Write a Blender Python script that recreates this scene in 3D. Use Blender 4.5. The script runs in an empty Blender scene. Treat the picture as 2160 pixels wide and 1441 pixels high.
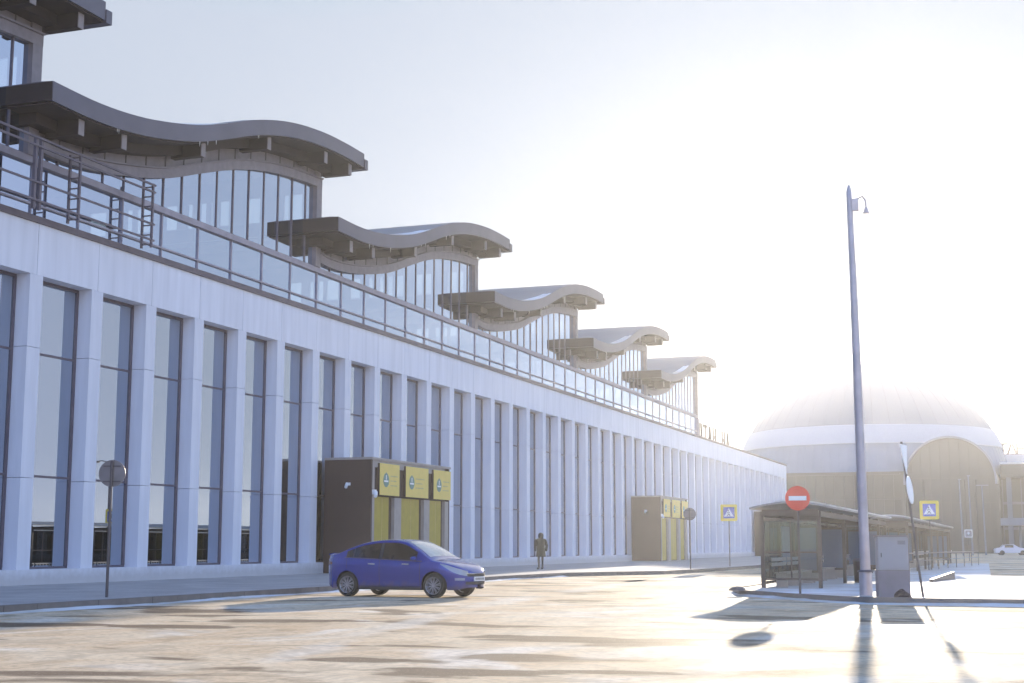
import bpy, bmesh, math, random
from mathutils import Vector, Matrix
random.seed(7)
S = bpy.context.scene
COL = S.collection
R = math.radians
# ------------------------------------------------------------------ camera
cam_d = bpy.data.cameras.new('camera'); cam = bpy.data.objects.new('camera', cam_d); COL.objects.link(cam)
cam.location = (0, 0, 1.32)
cam.rotation_euler = (R(90 + 8.147), 0, R(19.815))
cam_d.sensor_width = 36; cam_d.lens = 50.0; cam_d.clip_start = 0.1; cam_d.clip_end = 6000
S.camera = cam
# ------------------------------------------------------------------ world, sun, exposure
SUN_EL, SUN_AZ = 9.3, 5.9           # azimuth measured from +Y towards -X
W = bpy.data.worlds.new('World'); S.world = W; W.use_nodes = True
nt = W.node_tree; nt.nodes.clear()
sky = nt.nodes.new('ShaderNodeTexSky'); sky.sky_type = 'NISHITA'; sky.sun_disc = False
sky.sun_elevation = R(SUN_EL); sky.sun_rotation = R(-SUN_AZ)
sky.air_density = 1.3; sky.dust_density = 0.25; sky.ozone_density = 3.0; sky.altitude = 300
bg = nt.nodes.new('ShaderNodeBackground'); bg.inputs['Strength'].default_value = 0.15
wo = nt.nodes.new('ShaderNodeOutputWorld')
_tc = nt.nodes.new('ShaderNodeTexCoord'); _dt = nt.nodes.new('ShaderNodeVectorMath'); _dt.operation = 'DOT_PRODUCT'
_dt.inputs[1].default_value = (-math.sin(R(SUN_AZ)) * math.cos(R(SUN_EL)), math.cos(R(SUN_AZ)) * math.cos(R(SUN_EL)), math.sin(R(SUN_EL)))
_mr = nt.nodes.new('ShaderNodeMapRange'); _mr.inputs[1].default_value = -1; _mr.inputs[2].default_value = 1
_cr = nt.nodes.new('ShaderNodeValToRGB')      # sky tint by sun angle: lavender boosted behind to fill the shaded facade
_cr.color_ramp.elements[0].position = 0.0; _cr.color_ramp.elements[0].color = (.32, .27, .33, 1)
_cr.color_ramp.elements[1].position = 1.0; _cr.color_ramp.elements[1].color = (.22, .22, .22, 1)
for _p, _c in ((.60, (.34, .28, .31)), (.78, (.31, .265, .36)), (.85, (.26, .225, .32)), (.90, (.195, .158, .188)), (.93, (.19, .148, .150)), (.97, (.15, .12, .115))):
    _e = _cr.color_ramp.elements.new(_p); _e.color = (*_c, 1)
_mu = nt.nodes.new('ShaderNodeVectorMath'); _mu.operation = 'MULTIPLY'; _m2 = nt.nodes.new('ShaderNodeVectorMath'); _m2.operation = 'SCALE'; _m2.inputs['Scale'].default_value = 6.0
_mn = nt.nodes.new('ShaderNodeVectorMath'); _mn.operation = 'MINIMUM'; _cm = nt.nodes.new('ShaderNodeMix'); _cm.data_type = 'RGBA'; _cm.inputs[6].default_value = (4.4, 4.6, 6.6, 1); _cm.inputs[7].default_value = (1.80, 2.04, 2.48, 1)  # cap raised away from the sun so unseen sky brightens the facade
_c2 = nt.nodes.new('ShaderNodeMapRange'); _c2.inputs[1].default_value = .2; _c2.inputs[2].default_value = .80; nt.links.new(_dt.outputs['Value'], _c2.inputs[0]); nt.links.new(_c2.outputs[0], _cm.inputs[0]); nt.links.new(_cm.outputs[2], _mn.inputs[1])
nt.links.new(_tc.outputs['Generated'], _dt.inputs[0]); nt.links.new(_dt.outputs['Value'], _mr.inputs[0]); nt.links.new(_mr.outputs[0], _cr.inputs[0])
nt.links.new(sky.outputs[0], _mu.inputs[0]); nt.links.new(_cr.outputs[0], _mu.inputs[1]); nt.links.new(_mu.outputs[0], _m2.inputs[0]); nt.links.new(_m2.outputs[0], _mn.inputs[0])
nt.links.new(_mn.outputs[0], bg.inputs[0]); nt.links.new(bg.outputs[0], wo.inputs[0])
sl = bpy.data.lights.new('sun', 'SUN'); sun = bpy.data.objects.new('sun', sl); COL.objects.link(sun)
sl.energy = 5.0; sl.angle = R(0.55); sl.color = (1.0, 0.87, 0.68)
sd = Vector((-math.sin(R(SUN_AZ)) * math.cos(R(SUN_EL)), math.cos(R(SUN_AZ)) * math.cos(R(SUN_EL)), math.sin(R(SUN_EL))))
sun.rotation_euler = sd.to_track_quat('Z', 'Y').to_euler(); sun.location = (0, 0, 60)
S.view_settings.view_transform = 'Standard'; S.view_settings.look = 'None'
S.view_settings.gamma = 1; S.view_settings.exposure = 1.0
S.cycles.max_bounces = 10; S.cycles.transparent_max_bounces = 24; S.cycles.volume_bounces = 0
S.cycles.glossy_bounces = 5; S.cycles.transmission_bounces = 6; S.cycles.diffuse_bounces = 3

# ------------------------------------------------------------------ materials
def M(name, col, rough=0.6, metal=0.0, var=0.12, scale=3.0, bump=0.0, bscale=20, spec=0.5, coat=0.0, emit=None, stretch=None):
    m = bpy.data.materials.new(name); m.use_nodes = True
    t = m.node_tree; b = t.nodes['Principled BSDF']
    b.inputs['Roughness'].default_value = rough; b.inputs['Metallic'].default_value = metal
    b.inputs['Specular IOR Level'].default_value = spec
    if coat: b.inputs['Coat Weight'].default_value = coat; b.inputs['Coat Roughness'].default_value = 0.06
    tc = t.nodes.new('ShaderNodeTexCoord'); mp = t.nodes.new('ShaderNodeMapping')
    t.links.new(tc.outputs['Object'], mp.inputs[0])
    if stretch: mp.inputs['Scale'].default_value = stretch
    n = t.nodes.new('ShaderNodeTexNoise'); n.inputs['Scale'].default_value = scale; n.inputs['Detail'].default_value = 6
    t.links.new(mp.outputs[0], n.inputs['Vector'])
    r = t.nodes.new('ShaderNodeValToRGB')
    r.color_ramp.elements[0].position = 0.3; r.color_ramp.elements[1].position = 0.7
    r.color_ramp.elements[0].color = (*[c * (1 - var) for c in col], 1)
    r.color_ramp.elements[1].color = (*[min(1, c * (1 + var)) for c in col], 1)
    t.links.new(n.outputs['Fac'], r.inputs[0]); t.links.new(r.outputs[0], b.inputs['Base Color'])
    if bump:
        n2 = t.nodes.new('ShaderNodeTexNoise'); n2.inputs['Scale'].default_value = bscale; n2.inputs['Detail'].default_value = 5
        bp = t.nodes.new('ShaderNodeBump'); bp.inputs['Strength'].default_value = bump; bp.inputs['Distance'].default_value = 0.02
        t.links.new(mp.outputs[0], n2.inputs['Vector']); t.links.new(n2.outputs['Fac'], bp.inputs['Height'])
        t.links.new(bp.outputs[0], b.inputs['Normal'])
    if emit: b.inputs['Emission Color'].default_value = (*emit, 1); b.inputs['Emission Strength'].default_value = 1
    return m

def glass(name, tint, base=0.30, ior=1.7, gl=(0.82, 0.88, 1.0), rough=0.0):
    m = bpy.data.materials.new(name); m.use_nodes = True
    t = m.node_tree; t.nodes.clear()
    o = t.nodes.new('ShaderNodeOutputMaterial'); mx = t.nodes.new('ShaderNodeMixShader')
    tr = t.nodes.new('ShaderNodeBsdfTransparent'); tr.inputs[0].default_value = (*tint, 1)
    g = t.nodes.new('ShaderNodeBsdfGlossy'); g.inputs['Color'].default_value = (*gl, 1); g.inputs['Roughness'].default_value = rough
    f = t.nodes.new('ShaderNodeFresnel'); f.inputs[0].default_value = ior
    a = t.nodes.new('ShaderNodeMath'); a.operation = 'ADD'; a.inputs[1].default_value = base; a.use_clamp = True
    t.links.new(f.outputs[0], a.inputs[0]); t.links.new(a.outputs[0], mx.inputs[0])
    t.links.new(tr.outputs[0], mx.inputs[1]); t.links.new(g.outputs[0], mx.inputs[2]); t.links.new(mx.outputs[0], o.inputs[0])
    return m

def ground_mat(name, kind):
    m = bpy.data.materials.new(name); m.use_nodes = True
    t = m.node_tree; b = t.nodes['Principled BSDF']; L = t.links.new
    tc = t.nodes.new('ShaderNodeTexCoord')
    def noise(scale, det=6, st=(1, 1, 1), dist=0.0):
        mp = t.nodes.new('ShaderNodeMapping'); mp.inputs['Scale'].default_value = st
        L(tc.outputs['Object'], mp.inputs[0])
        n = t.nodes.new('ShaderNodeTexNoise'); n.inputs['Scale'].default_value = scale
        n.inputs['Detail'].default_value = det; n.inputs['Distortion'].default_value = dist
        L(mp.outputs[0], n.inputs['Vector']); return n.outputs['Fac']
    def ramp(f, a, c, lo=0, hi=1):
        r = t.nodes.new('ShaderNodeMapRange'); r.inputs[1].default_value = a; r.inputs[2].default_value = c
        r.inputs[3].default_value = lo; r.inputs[4].default_value = hi; L(f, r.inputs[0]); return r.outputs[0]
    def mix(f, A, B):
        x = t.nodes.new('ShaderNodeMix'); x.data_type = 'RGBA'
        if hasattr(f, 'links') or not isinstance(f, float): L(f, x.inputs[0])
        else: x.inputs[0].default_value = f
        for v, i in ((A, 6), (B, 7)):
            if isinstance(v, tuple): x.inputs[i].default_value = (*v, 1)
            else: L(v, x.inputs[i])
        return x.outputs[2]
    if kind == 'road':
        bare, dust, ice, warm = (0.16, 0.11, 0.072), (0.78, 0.63, 0.43), (0.84, 0.74, 0.60), (0.66, 0.475, 0.285)
        big = ramp(noise(0.16, 8, (1, 1, 1), .6), 0.40, 0.62)
        med = ramp(noise(0.55, 9, (1.0, 0.7, 1), 1.0), 0.35, 0.66)
        fine = ramp(noise(1.6, 12, (1, .7, 1), .8), 0.30, 0.62)
        tiny = ramp(noise(9, 8), 0.3, 0.7)
        c = mix(med, dust, warm)
        c = mix(ramp(noise(0.30, 12, (1, .8, 1), 1.4), 0.53, 0.63, 0, .85), c, ice)
        dark = ramp(noise(0.42, 14, (.7, 1.2, 1), .5), 0.56, 0.615, 0, .85)
        c = mix(dark, c, bare)
        def ellipses(E, th0, th1, nf, amp, cc, amount):
            nonlocal c
            last = None
            for (ex, ey, rx, ry, ang) in E:
                mp = t.nodes.new('ShaderNodeMapping'); mp.vector_type = 'TEXTURE'
                mp.inputs['Location'].default_value = (ex, ey, 0); mp.inputs['Rotation'].default_value = (0, 0, R(ang)); mp.inputs['Scale'].default_value = (rx, ry, 50)
                L(tc.outputs['Object'], mp.inputs[0])
                ln = t.nodes.new('ShaderNodeVectorMath'); ln.operation = 'LENGTH'; L(mp.outputs[0], ln.inputs[0])
                mr = t.nodes.new('ShaderNodeMapRange'); mr.inputs[1].default_value = 0; mr.inputs[2].default_value = 1.6; mr.inputs[3].default_value = 1; mr.inputs[4].default_value = 0; L(ln.outputs['Value'], mr.inputs[0])
                if last is None: last = mr.outputs[0]
                else:
                    mx = t.nodes.new('ShaderNodeMath'); mx.operation = 'MAXIMUM'; L(last, mx.inputs[0]); L(mr.outputs[0], mx.inputs[1]); last = mx.outputs[0]
            ad = t.nodes.new('ShaderNodeMath'); ad.operation = 'MULTIPLY_ADD'; ad.inputs[1].default_value = amp; L(nf, ad.inputs[0]); L(last, ad.inputs[2])
            gate = t.nodes.new('ShaderNodeMath'); gate.operation = 'GREATER_THAN'; gate.inputs[1].default_value = 0.01; L(last, gate.inputs[0])
            mm = t.nodes.new('ShaderNodeMath'); mm.operation = 'MULTIPLY'; L(ramp(ad.outputs[0], th0, th1, 0, amount), mm.inputs[0]); L(gate.outputs[0], mm.inputs[1])
            c = mix(mm.outputs[0], c, cc)
        nf = noise(1.3, 14, (.6, 1.3, 1), .6)
        ellipses([(-15.6, 20.1, 1.7, .8, 5), (-16.0, 25.3, 1.8, 1.2, 0), (-13.3, 20.4, 1.6, .7, 10), (-12.4, 22.6, 2.0, .7, 25), (-7.4, 15.2, .9, .5, 0), (-5.6, 14.1, 1.6, .6, 5), (-4.2, 14.7, .9, .4, 0), (-14.2, 52, 2.0, 1.6, 0), (-6.4, 19.6, 1.6, .9, 0), (-4.6, 12.6, 1.8, .5, 0)], 0.96, 1.10, nf, 1.0, bare, .9)
        n3 = noise(.9, 14, (.7, 1.0, 1), .8)
        ellipses([(-8.7, 16.7, 2.6, .45, 103), (-10.1, 22.9, 4.6, .5, 101), (-11.7, 31.8, 5.5, .6, 98), (-12.8, 43.6, 7.5, .8, 95), (-13.8, 60, 10, .9, 93.5), (-2.0, 24.6, 3.2, 1.3, 35), (-4.2, 17.6, 2.2, 1.0, 60), (-9.3, 44, 5, 2.2, 100), (-6.5, 30.5, 3, 1.6, 30), (-1.5, 14.5, 1.8, .8, 20)], .95, 1.25, n3, 1.0, (0.82, .75, .63), .5)
        lum = t.nodes.new('ShaderNodeMath'); lum.operation = 'MULTIPLY'; L(fine, lum.inputs[0]); L(tiny, lum.inputs[1])
        c = mix(ramp(lum.outputs[0], 0.0, 0.45, 0.38, 0.0), c, bare)
        c = mix(ramp(noise(32, 4), 0.60, 0.72, 0, .45), c, ice)
        L(c, b.inputs['Base Color'])
        rg = ramp(big, 0, 1, 0.9, 0.7); L(rg, b.inputs['Roughness']); b.inputs['Specular IOR Level'].default_value = 0.035
        hs = noise(7, 8)
    elif kind == 'pave':
        c = mix(ramp(noise(0.7, 8), 0.35, 0.65), (0.42, 0.38, 0.35), (0.56, 0.52, 0.48))
        c = mix(ramp(noise(9, 6), 0.3, 0.8, 0, .4), c, (0.2, 0.18, 0.16))
        L(c, b.inputs['Base Color']); b.inputs['Roughness'].default_value = 0.6
        hs = noise(12, 6)
    else:
        c = mix(ramp(noise(0.5, 8), 0.35, 0.62), (0.80, 0.80, 0.80), (0.62, 0.58, 0.52))
        L(c, b.inputs['Base Color']); b.inputs['Roughness'].default_value = 0.8; b.inputs['Specular IOR Level'].default_value = 0.1
        hs = noise(3, 8)
    bp = t.nodes.new('ShaderNodeBump'); bp.inputs['Strength'].default_value = 0.25; bp.inputs['Distance'].default_value = 0.02
    L(hs, bp.inputs['Height']); L(bp.outputs[0], b.inputs['Normal'])
    return m

m_road = ground_mat('icy_road', 'road'); m_pave = ground_mat('pavement', 'pave'); m_snow = ground_mat('snow', 'snow')
m_kerb = M('kerb_concrete', (0.20, 0.17, 0.15), 0.8, bump=.3, bscale=15)
m_white = M('white_panel', (0.79, 0.79, 0.85), 0.5, var=0.075, scale=1.0, stretch=(3, 3, .25))
m_white2 = M('white_panel_column', (0.77, 0.77, 0.83), 0.5, var=0.06, scale=1.2, stretch=(3, 3, .3))
m_joint = M('panel_joint', (0.10, 0.085, 0.095), 0.8)
m_trim = M('dark_trim', (0.15, 0.12, 0.135), 0.5, metal=0.2)
m_frame = M('mullion_metal', (0.15, 0.125, 0.15), 0.45, metal=0.3)
m_fascia = M('roof_fascia_metal', (0.14, 0.13, 0.16), 0.42, metal=0.45, var=.08, scale=.8)
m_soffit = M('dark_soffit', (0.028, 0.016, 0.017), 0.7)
m_brk = M('bracket_end', (0.28, 0.24, 0.24), 0.6)
m_frieze = M('frieze_metal', (0.24, 0.21, 0.225), 0.5, metal=.2, var=.1)
m_ribbon = M('ribbon_metal', (0.34, 0.31, 0.36), 0.45, metal=.2)
m_band = M('band_metal', (0.24, 0.21, 0.23), 0.5, metal=.2)
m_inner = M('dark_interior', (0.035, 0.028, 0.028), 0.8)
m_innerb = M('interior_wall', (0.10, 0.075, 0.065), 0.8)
m_glass = glass('facade_glass', (0.50, 0.52, 0.58), 0.48, 1.6, (0.76, 0.85, .97))
m_glass_up = glass('clerestory_glass', (0.70, 0.78, 0.84), 0.62, 1.5, (0.66, 0.79, 1.0))
m_glass_end = glass('end_glass', (0.90, 0.94, 0.92), 0.02, 1.3)
m_vest = M('brown_cladding', (0.045, 0.022, 0.02), 0.6, var=.1, scale=.7)
m_vestf = M('vestibule_frame', (0.36, 0.32, 0.30), 0.5, var=.08)
m_yel = M('yellow_panel', (0.82, 0.62, 0.16), 0.5, var=.04)
m_yeld = M('yellow_door', (0.42, 0.32, 0.03), 0.45, var=.08)
m_teal = M('teal_emblem', (0.20, 0.30, 0.24), 0.5)
m_ink = M('faded_lettering', (0.62, 0.50, 0.20), 0.6)
m_pole = M('painted_pole', (0.52, 0.47, 0.48), 0.45, metal=.4, var=.12)
m_dpole = M('dark_pole', (0.11, 0.095, 0.10), 0.5, metal=.4)
m_galv = M('galvanised_back', (0.20, 0.18, 0.185), 0.5, metal=.3)
m_cab = M('cabinet_paint', (0.30, 0.30, 0.33), 0.5, var=.07, scale=2)
m_cabd = M('cabinet_plinth', (0.20, 0.18, 0.21), 0.6)
m_signw = M('sign_white', (0.88, 0.88, 0.88), 0.4, var=.02)
m_red = M('sign_red', (0.80, 0.09, 0.05), 0.4, var=.05)
m_signy = M('sign_yellow', (0.85, 0.62, 0.06), 0.4, var=.05)
m_blue = M('sign_blue', (0.04, 0.08, 0.42), 0.4, var=.05)
m_black = M('black_symbol', (0.03, 0.03, 0.03), 0.5)
m_shel = M('shelter_frame', (0.10, 0.075, 0.065), 0.5, metal=.3)
m_shroof = M('shelter_roof', (0.30, 0.28, 0.27), 0.45, metal=.3)
m_shglass = glass('shelter_glass', (0.80, 0.84, 0.84), 0.02, 1.4, (0.8, 0.85, 0.9))
m_poster = M('poster_panel', (0.42, 0.52, 0.46), 0.4)
m_bench = M('bench_slat', (0.45, 0.40, 0.36), 0.45)
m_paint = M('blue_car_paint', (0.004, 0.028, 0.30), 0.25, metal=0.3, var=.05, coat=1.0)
m_paintw = M('white_car_paint', (0.62, 0.62, 0.70), 0.3, coat=0.6, var=.02)
m_paintd = M('dark_car_paint', (0.05, 0.05, 0.10), 0.3, coat=0.6, var=.02)
m_cglass = M('car_glass', (0.022, 0.018, 0.018), 0.06, spec=0.7, var=.2)
m_cglass2 = M('windshield_glass', (0.30, 0.32, 0.33), 0.05, spec=1.0, coat=1.0, var=.2)  # pale base colour stands in for bright sky mirrored in the windshield
m_tyre = M('tyre_rubber', (0.022, 0.02, 0.02), 0.8, bump=.2)
m_well = M('wheel_well', (0.012, 0.010, 0.010), 0.9)
m_rim = M('alloy_rim', (0.52, 0.50, 0.53), 0.3, metal=.7)
m_chrome = M('chrome', (0.7, 0.7, 0.7), 0.15, metal=1)
m_lamp = M('headlight_lens', (0.30, 0.34, 0.42), 0.12, spec=.9)
m_tail = M('taillight', (0.16, 0.03, 0.02), 0.2)
m_plastic = M('black_plastic', (0.03, 0.03, 0.035), 0.5)
m_dome = M('dome_metal', (0.17, 0.19, 0.235), 0.6, metal=.0, var=.06, scale=.1)
m_domew = M('dome_band', (0.34, 0.37, 0.44), 0.5, var=.03)
m_domeg = M('dome_glass', (0.13, 0.175, 0.26), 0.35, metal=.1, var=.1, scale=.3)
m_wall = M('far_wall', (0.08, 0.068, 0.058), 0.6, var=.12, scale=.3)
m_wallg = M('far_dark_glass', (0.07, 0.06, 0.054), 0.3, var=.15, scale=.2)
m_coat = M('dark_green_coat', (0.055, 0.052, 0.035), 0.85, bump=.4)
m_trous = M('dark_trousers', (0.045, 0.038, 0.04), 0.85)
m_skin = M('skin', (0.42, 0.27, 0.20), 0.6)
m_hat = M('dark_hat', (0.03, 0.03, 0.035), 0.9)
m_letter = M('sign_letter', (0.06, 0.05, 0.05), 0.6)
m_bark = M('bark', (0.06, 0.045, 0.035), 0.9)
m_twig = M('twigs', (0.09, 0.065, 0.05), 0.9)
m_brick = M('brown_brick', (0.34, 0.22, 0.17), 0.8, var=.25, scale=2)

def dust_and_reflection(m, z0, z1, col):
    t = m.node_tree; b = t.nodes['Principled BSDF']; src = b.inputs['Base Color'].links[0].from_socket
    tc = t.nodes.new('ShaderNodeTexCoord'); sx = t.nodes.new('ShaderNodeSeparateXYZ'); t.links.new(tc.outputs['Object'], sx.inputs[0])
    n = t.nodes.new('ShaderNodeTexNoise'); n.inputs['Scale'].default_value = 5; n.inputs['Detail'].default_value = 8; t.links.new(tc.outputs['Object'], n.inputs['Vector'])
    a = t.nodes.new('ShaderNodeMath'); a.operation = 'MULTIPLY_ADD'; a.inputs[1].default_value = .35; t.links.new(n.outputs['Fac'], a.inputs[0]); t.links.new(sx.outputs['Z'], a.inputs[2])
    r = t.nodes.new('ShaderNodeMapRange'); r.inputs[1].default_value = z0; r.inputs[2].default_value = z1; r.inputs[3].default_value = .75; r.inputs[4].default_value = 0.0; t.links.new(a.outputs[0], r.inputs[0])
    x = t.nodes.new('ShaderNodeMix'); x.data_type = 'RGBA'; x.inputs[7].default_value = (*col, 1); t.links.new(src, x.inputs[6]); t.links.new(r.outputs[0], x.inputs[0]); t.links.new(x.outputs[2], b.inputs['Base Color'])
dust_and_reflection(m_paint, .32, .58, (.13, .10, .09)); dust_and_reflection(m_white, .35, .75, (.50, .47, .46))  # car: ground's brown reflection painted low on doors; facade: base grime
# ------------------------------------------------------------------ builders
ORIG = {}
class MB:
    def __init__(s): s.v = []; s.f = []; s.mi = []; s.cur = 0
    def add(s, vs, fs):
        n = len(s.v); s.v += [tuple(v) for v in vs]; s.f += [tuple(i + n for i in f) for f in fs]; s.mi += [s.cur] * len(fs); return s
    def box(s, x0, x1, y0, y1, z0, z1):
        return s.add([(x0, y0, z0), (x1, y0, z0), (x1, y1, z0), (x0, y1, z0), (x0, y0, z1), (x1, y0, z1), (x1, y1, z1), (x0, y1, z1)],
              [(0, 3, 2, 1), (4, 5, 6, 7), (0, 1, 5, 4), (1, 2, 6, 5), (2, 3, 7, 6), (3, 0, 4, 7)])
    def prism(s, poly, z0, z1, ax='z'):
        n = len(poly)
        def P(a, b, c): return {'z': (a, b, c), 'x': (c, a, b), 'y': (a, c, b)}[ax]
        vs = [P(a, b, z0) for a, b in poly] + [P(a, b, z1) for a, b in poly]
        return s.add(vs, [tuple(range(n))[::-1], tuple(range(n, 2 * n))] + [(i, (i + 1) % n, n + (i + 1) % n, n + i) for i in range(n)])
    def tube(s, pts, rad, n=10, cap=True):
        pts = [Vector(p) for p in pts]; rad = rad if isinstance(rad, (list, tuple)) else [rad] * len(pts)
        vs = []; fs = []
        for i, p in enumerate(pts):
            d = (pts[min(i + 1, len(pts) - 1)] - pts[max(i - 1, 0)]).normalized()
            u = d.cross(Vector((0, 0, 1))) if abs(d.z) < .9 else d.cross(Vector((1, 0, 0)))
            u.normalize(); w = d.cross(u)
            for k in range(n):
                a = 2 * math.pi * k / n; vs.append(p + (u * math.cos(a) + w * math.sin(a)) * rad[i])
        for i in range(len(pts) - 1):
            for k in range(n): fs.append((i * n + k, i * n + (k + 1) % n, (i + 1) * n + (k + 1) % n, (i + 1) * n + k))
        if cap: fs.append(tuple(range(n))[::-1]); fs.append(tuple((len(pts) - 1) * n + k for k in range(n)))
        return s.add(vs, fs)
    def bar(s, a, b, w, h=None):
        h = h or w; a = Vector(a); b = Vector(b); d = (b - a).normalized()
        u = d.cross(Vector((0, 0, 1))) if abs(d.z) < .95 else Vector((1, 0, 0))
        u.normalize(); v = u.cross(d)
        vs = [p + u * w / 2 * i + v * h / 2 * j for p in (a, b) for i, j in ((-1, -1), (1, -1), (1, 1), (-1, 1))]
        return s.add(vs, [(3, 2, 1, 0), (4, 5, 6, 7), (0, 1, 5, 4), (1, 2, 6, 5), (2, 3, 7, 6), (3, 0, 4, 7)])
    def lathe(s, prof, c=(0, 0, 0), n=24, a0=0, a1=2 * math.pi, ax='z'):
        full = abs(a1 - a0 - 2 * math.pi) < 1e-6; m = n if full else n + 1; vs = []; fs = []
        for r, z in prof:
            for k in range(m):
                a = a0 + (a1 - a0) * k / n
                p = (r * math.cos(a), r * math.sin(a), z)
                if ax == 'y': p = (p[0], p[2], p[1])
                if ax == 'x': p = (p[2], p[0], p[1])
                vs.append((c[0] + p[0], c[1] + p[1], c[2] + p[2]))
        for i in range(len(prof) - 1):
            for k in range(n if full else m - 1):
                k2 = (k + 1) % m; fs.append((i * m + k, i * m + k2, (i + 1) * m + k2, (i + 1) * m + k))
        return s.add(vs, fs)
    def grid(s, rows):
        n = len(rows[0]); vs = [p for r in rows for p in r]
        return s.add(vs, [(i * n + j, i * n + j + 1, (i + 1) * n + j + 1, (i + 1) * n + j) for i in range(len(rows) - 1) for j in range(n - 1)])
    def slab(s, rows, th):
        """closed sheet: rows of points, thickened downwards/along vector th"""
        top = rows; bot = [[tuple(Vector(p) + Vector(th)) for p in r] for r in rows]
        n = len(rows[0]); m = len(rows); b = m * n
        vs = [p for r in top for p in r] + [p for r in bot for p in r]; fs = []
        for i in range(m - 1):
            for j in range(n - 1):
                a = i * n + j; fs.append((a, a + 1, a + n + 1, a + n)); fs.append((b + a, b + a + n, b + a + n + 1, b + a + 1))
        for i in range(m - 1):
            for j in (0, n - 1): a = i * n + j; fs.append((a, a + n, b + a + n, b + a) if j == 0 else (a, b + a, b + a + n, a + n))
        for j in range(n - 1):
            for i in (0, m - 1): a = i * n + j; fs.append((a, b + a, b + a + 1, a + 1) if i == 0 else (a, a + 1, b + a + 1, b + a))
        return s.add(vs, fs)
    def build(s, name, mat, parent=None, smooth=False, local=False, loc=None, recalc=True):
        me = bpy.data.meshes.new(name)
        off = Vector((0, 0, 0))
        if not local and parent is not None: off = ORIG.get(parent.name, Vector((0, 0, 0)))
        if loc is not None: off = Vector(loc)
        me.from_pydata([tuple(Vector(v) - off) for v in s.v], [], s.f)
        for mm in (mat if isinstance(mat, (list, tuple)) else [mat]): me.materials.append(mm)
        for p, i in zip(me.polygons, s.mi): p.material_index = i; p.use_smooth = smooth
        if recalc: bm = bmesh.new(); bm.from_mesh(me); bmesh.ops.recalc_face_normals(bm, faces=bm.faces); bm.to_mesh(me); bm.free()
        if smooth:
            try: me.set_sharp_from_angle(angle=R(35))
            except Exception: pass
        o = bpy.data.objects.new(name, me); COL.objects.link(o)
        if parent is not None: o.parent = parent
        if loc is not None: o.location = Vector(loc) - (ORIG.get(parent.name, Vector((0, 0, 0))) if parent is not None else Vector((0, 0, 0)))
        ORIG[o.name] = off if (parent is not None or loc is not None) else Vector((0, 0, 0))
        return o

def tag(o, label=None, cat=None, group=None, kind=None):
    if label: o['label'] = label
    if cat: o['category'] = cat
    if group: o['group'] = group
    if kind: o['kind'] = kind
    return o
def thing(name, loc, label, cat, rz=0, group=None):
    o = bpy.data.objects.new(name, None); COL.objects.link(o); o.location = loc; o.rotation_euler = (0, 0, rz)
    o.empty_display_size = .3
    ORIG[o.name] = Vector(loc); return tag(o, label, cat, group)
def kids(o): return [c for c in bpy.data.objects if c.parent == o]
def copy_tree(o, parent=None):
    c = o.copy(); COL.objects.link(c)
    if parent is not None: c.parent = parent
    ORIG[c.name] = ORIG.get(o.name, Vector((0, 0, 0)))
    for ch in kids(o): copy_tree(ch, c)
    return c
def lerp_tab(T, x):
    if x <= T[0][0]: return T[0][1]
    for i in range(len(T) - 1):
        if x <= T[i + 1][0]:
            x0, y0 = T[i]; x1, y1 = T[i + 1]
            ym = T[i - 1] if i else (2 * x0 - x1, 2 * y0 - y1); yp = T[i + 2] if i + 2 < len(T) else (2 * x1 - x0, 2 * y1 - y0)
            m0 = (y1 - ym[1]) / (x1 - ym[0]); m1 = (yp[1] - y0) / (yp[0] - x0); h = x1 - x0; t = (x - x0) / h
            return (2*t**3-3*t**2+1)*y0 + (t**3-2*t**2+t)*h*m0 + (-2*t**3+3*t**2)*y1 + (t**3-t**2)*h*m1
    return T[-1][1]

# ------------------------------------------------------------------ ground
def sheet(name, poly, z, mat):
    b = MB(); b.add([(x, y, z) for x, y in poly], [tuple(range(len(poly)))]); return tag(b.build(name, mat), kind='structure')
g = MB(); NG = 24
g.add([(-900 + 1800 * i / NG, -300 + 1700 * j / NG, 0) for i in range(NG + 1) for j in range(NG + 1)],
      [(i * (NG + 1) + j, (i + 1) * (NG + 1) + j, (i + 1) * (NG + 1) + j + 1, i * (NG + 1) + j + 1) for i in range(NG) for j in range(NG)])
tag(g.build('road', m_road), kind='structure')
KH = 0.15
edge = [(-18.75, -60), (-18.75, 20), (-18.7, 40), (-18.9, 52), (-18.6, 58), (-17.2, 61.5), (-15.7, 64), (-15.1, 70), (-14.9, 78), (-14.9, 86), (-15.2, 245)]
def slab_poly(name, outer, h, mat, kw=0.16):
    # pavement with a separate kerb line along `outer` (open line) closed by back points
    pass
b = MB(); b.prism([(x - .16, y) for x, y in edge] + [(-90, 245), (-90, -60)], -0.2, KH)
tag(b.build('pavement', m_pave), kind='structure')
b = MB()
for i in range(len(edge) - 1):
    (x0, y0), (x1, y1) = edge[i], edge[i + 1]
    n = max(1, int(math.hypot(x1 - x0, y1 - y0) / 1.0)) if y0 > 10 and y1 < 90 else 1
    for k in range(n):
        a = k / n; c = (k + 1) / n; g_ = 0.006 / max(.5, math.hypot(x1 - x0, y1 - y0))
        xa, ya, xb, yb = x0 + (x1 - x0) * (a + g_), y0 + (y1 - y0) * (a + g_), x0 + (x1 - x0) * (c - g_), y0 + (y1 - y0) * (c - g_)
        j = random.uniform(-.006, .006)
        b.prism([(xa - .16, ya), (xa + j, ya), (xb + j, yb), (xb - .16, yb)], -0.2, KH + .012)
tag(b.build('kerb', m_kerb), kind='structure')
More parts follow.
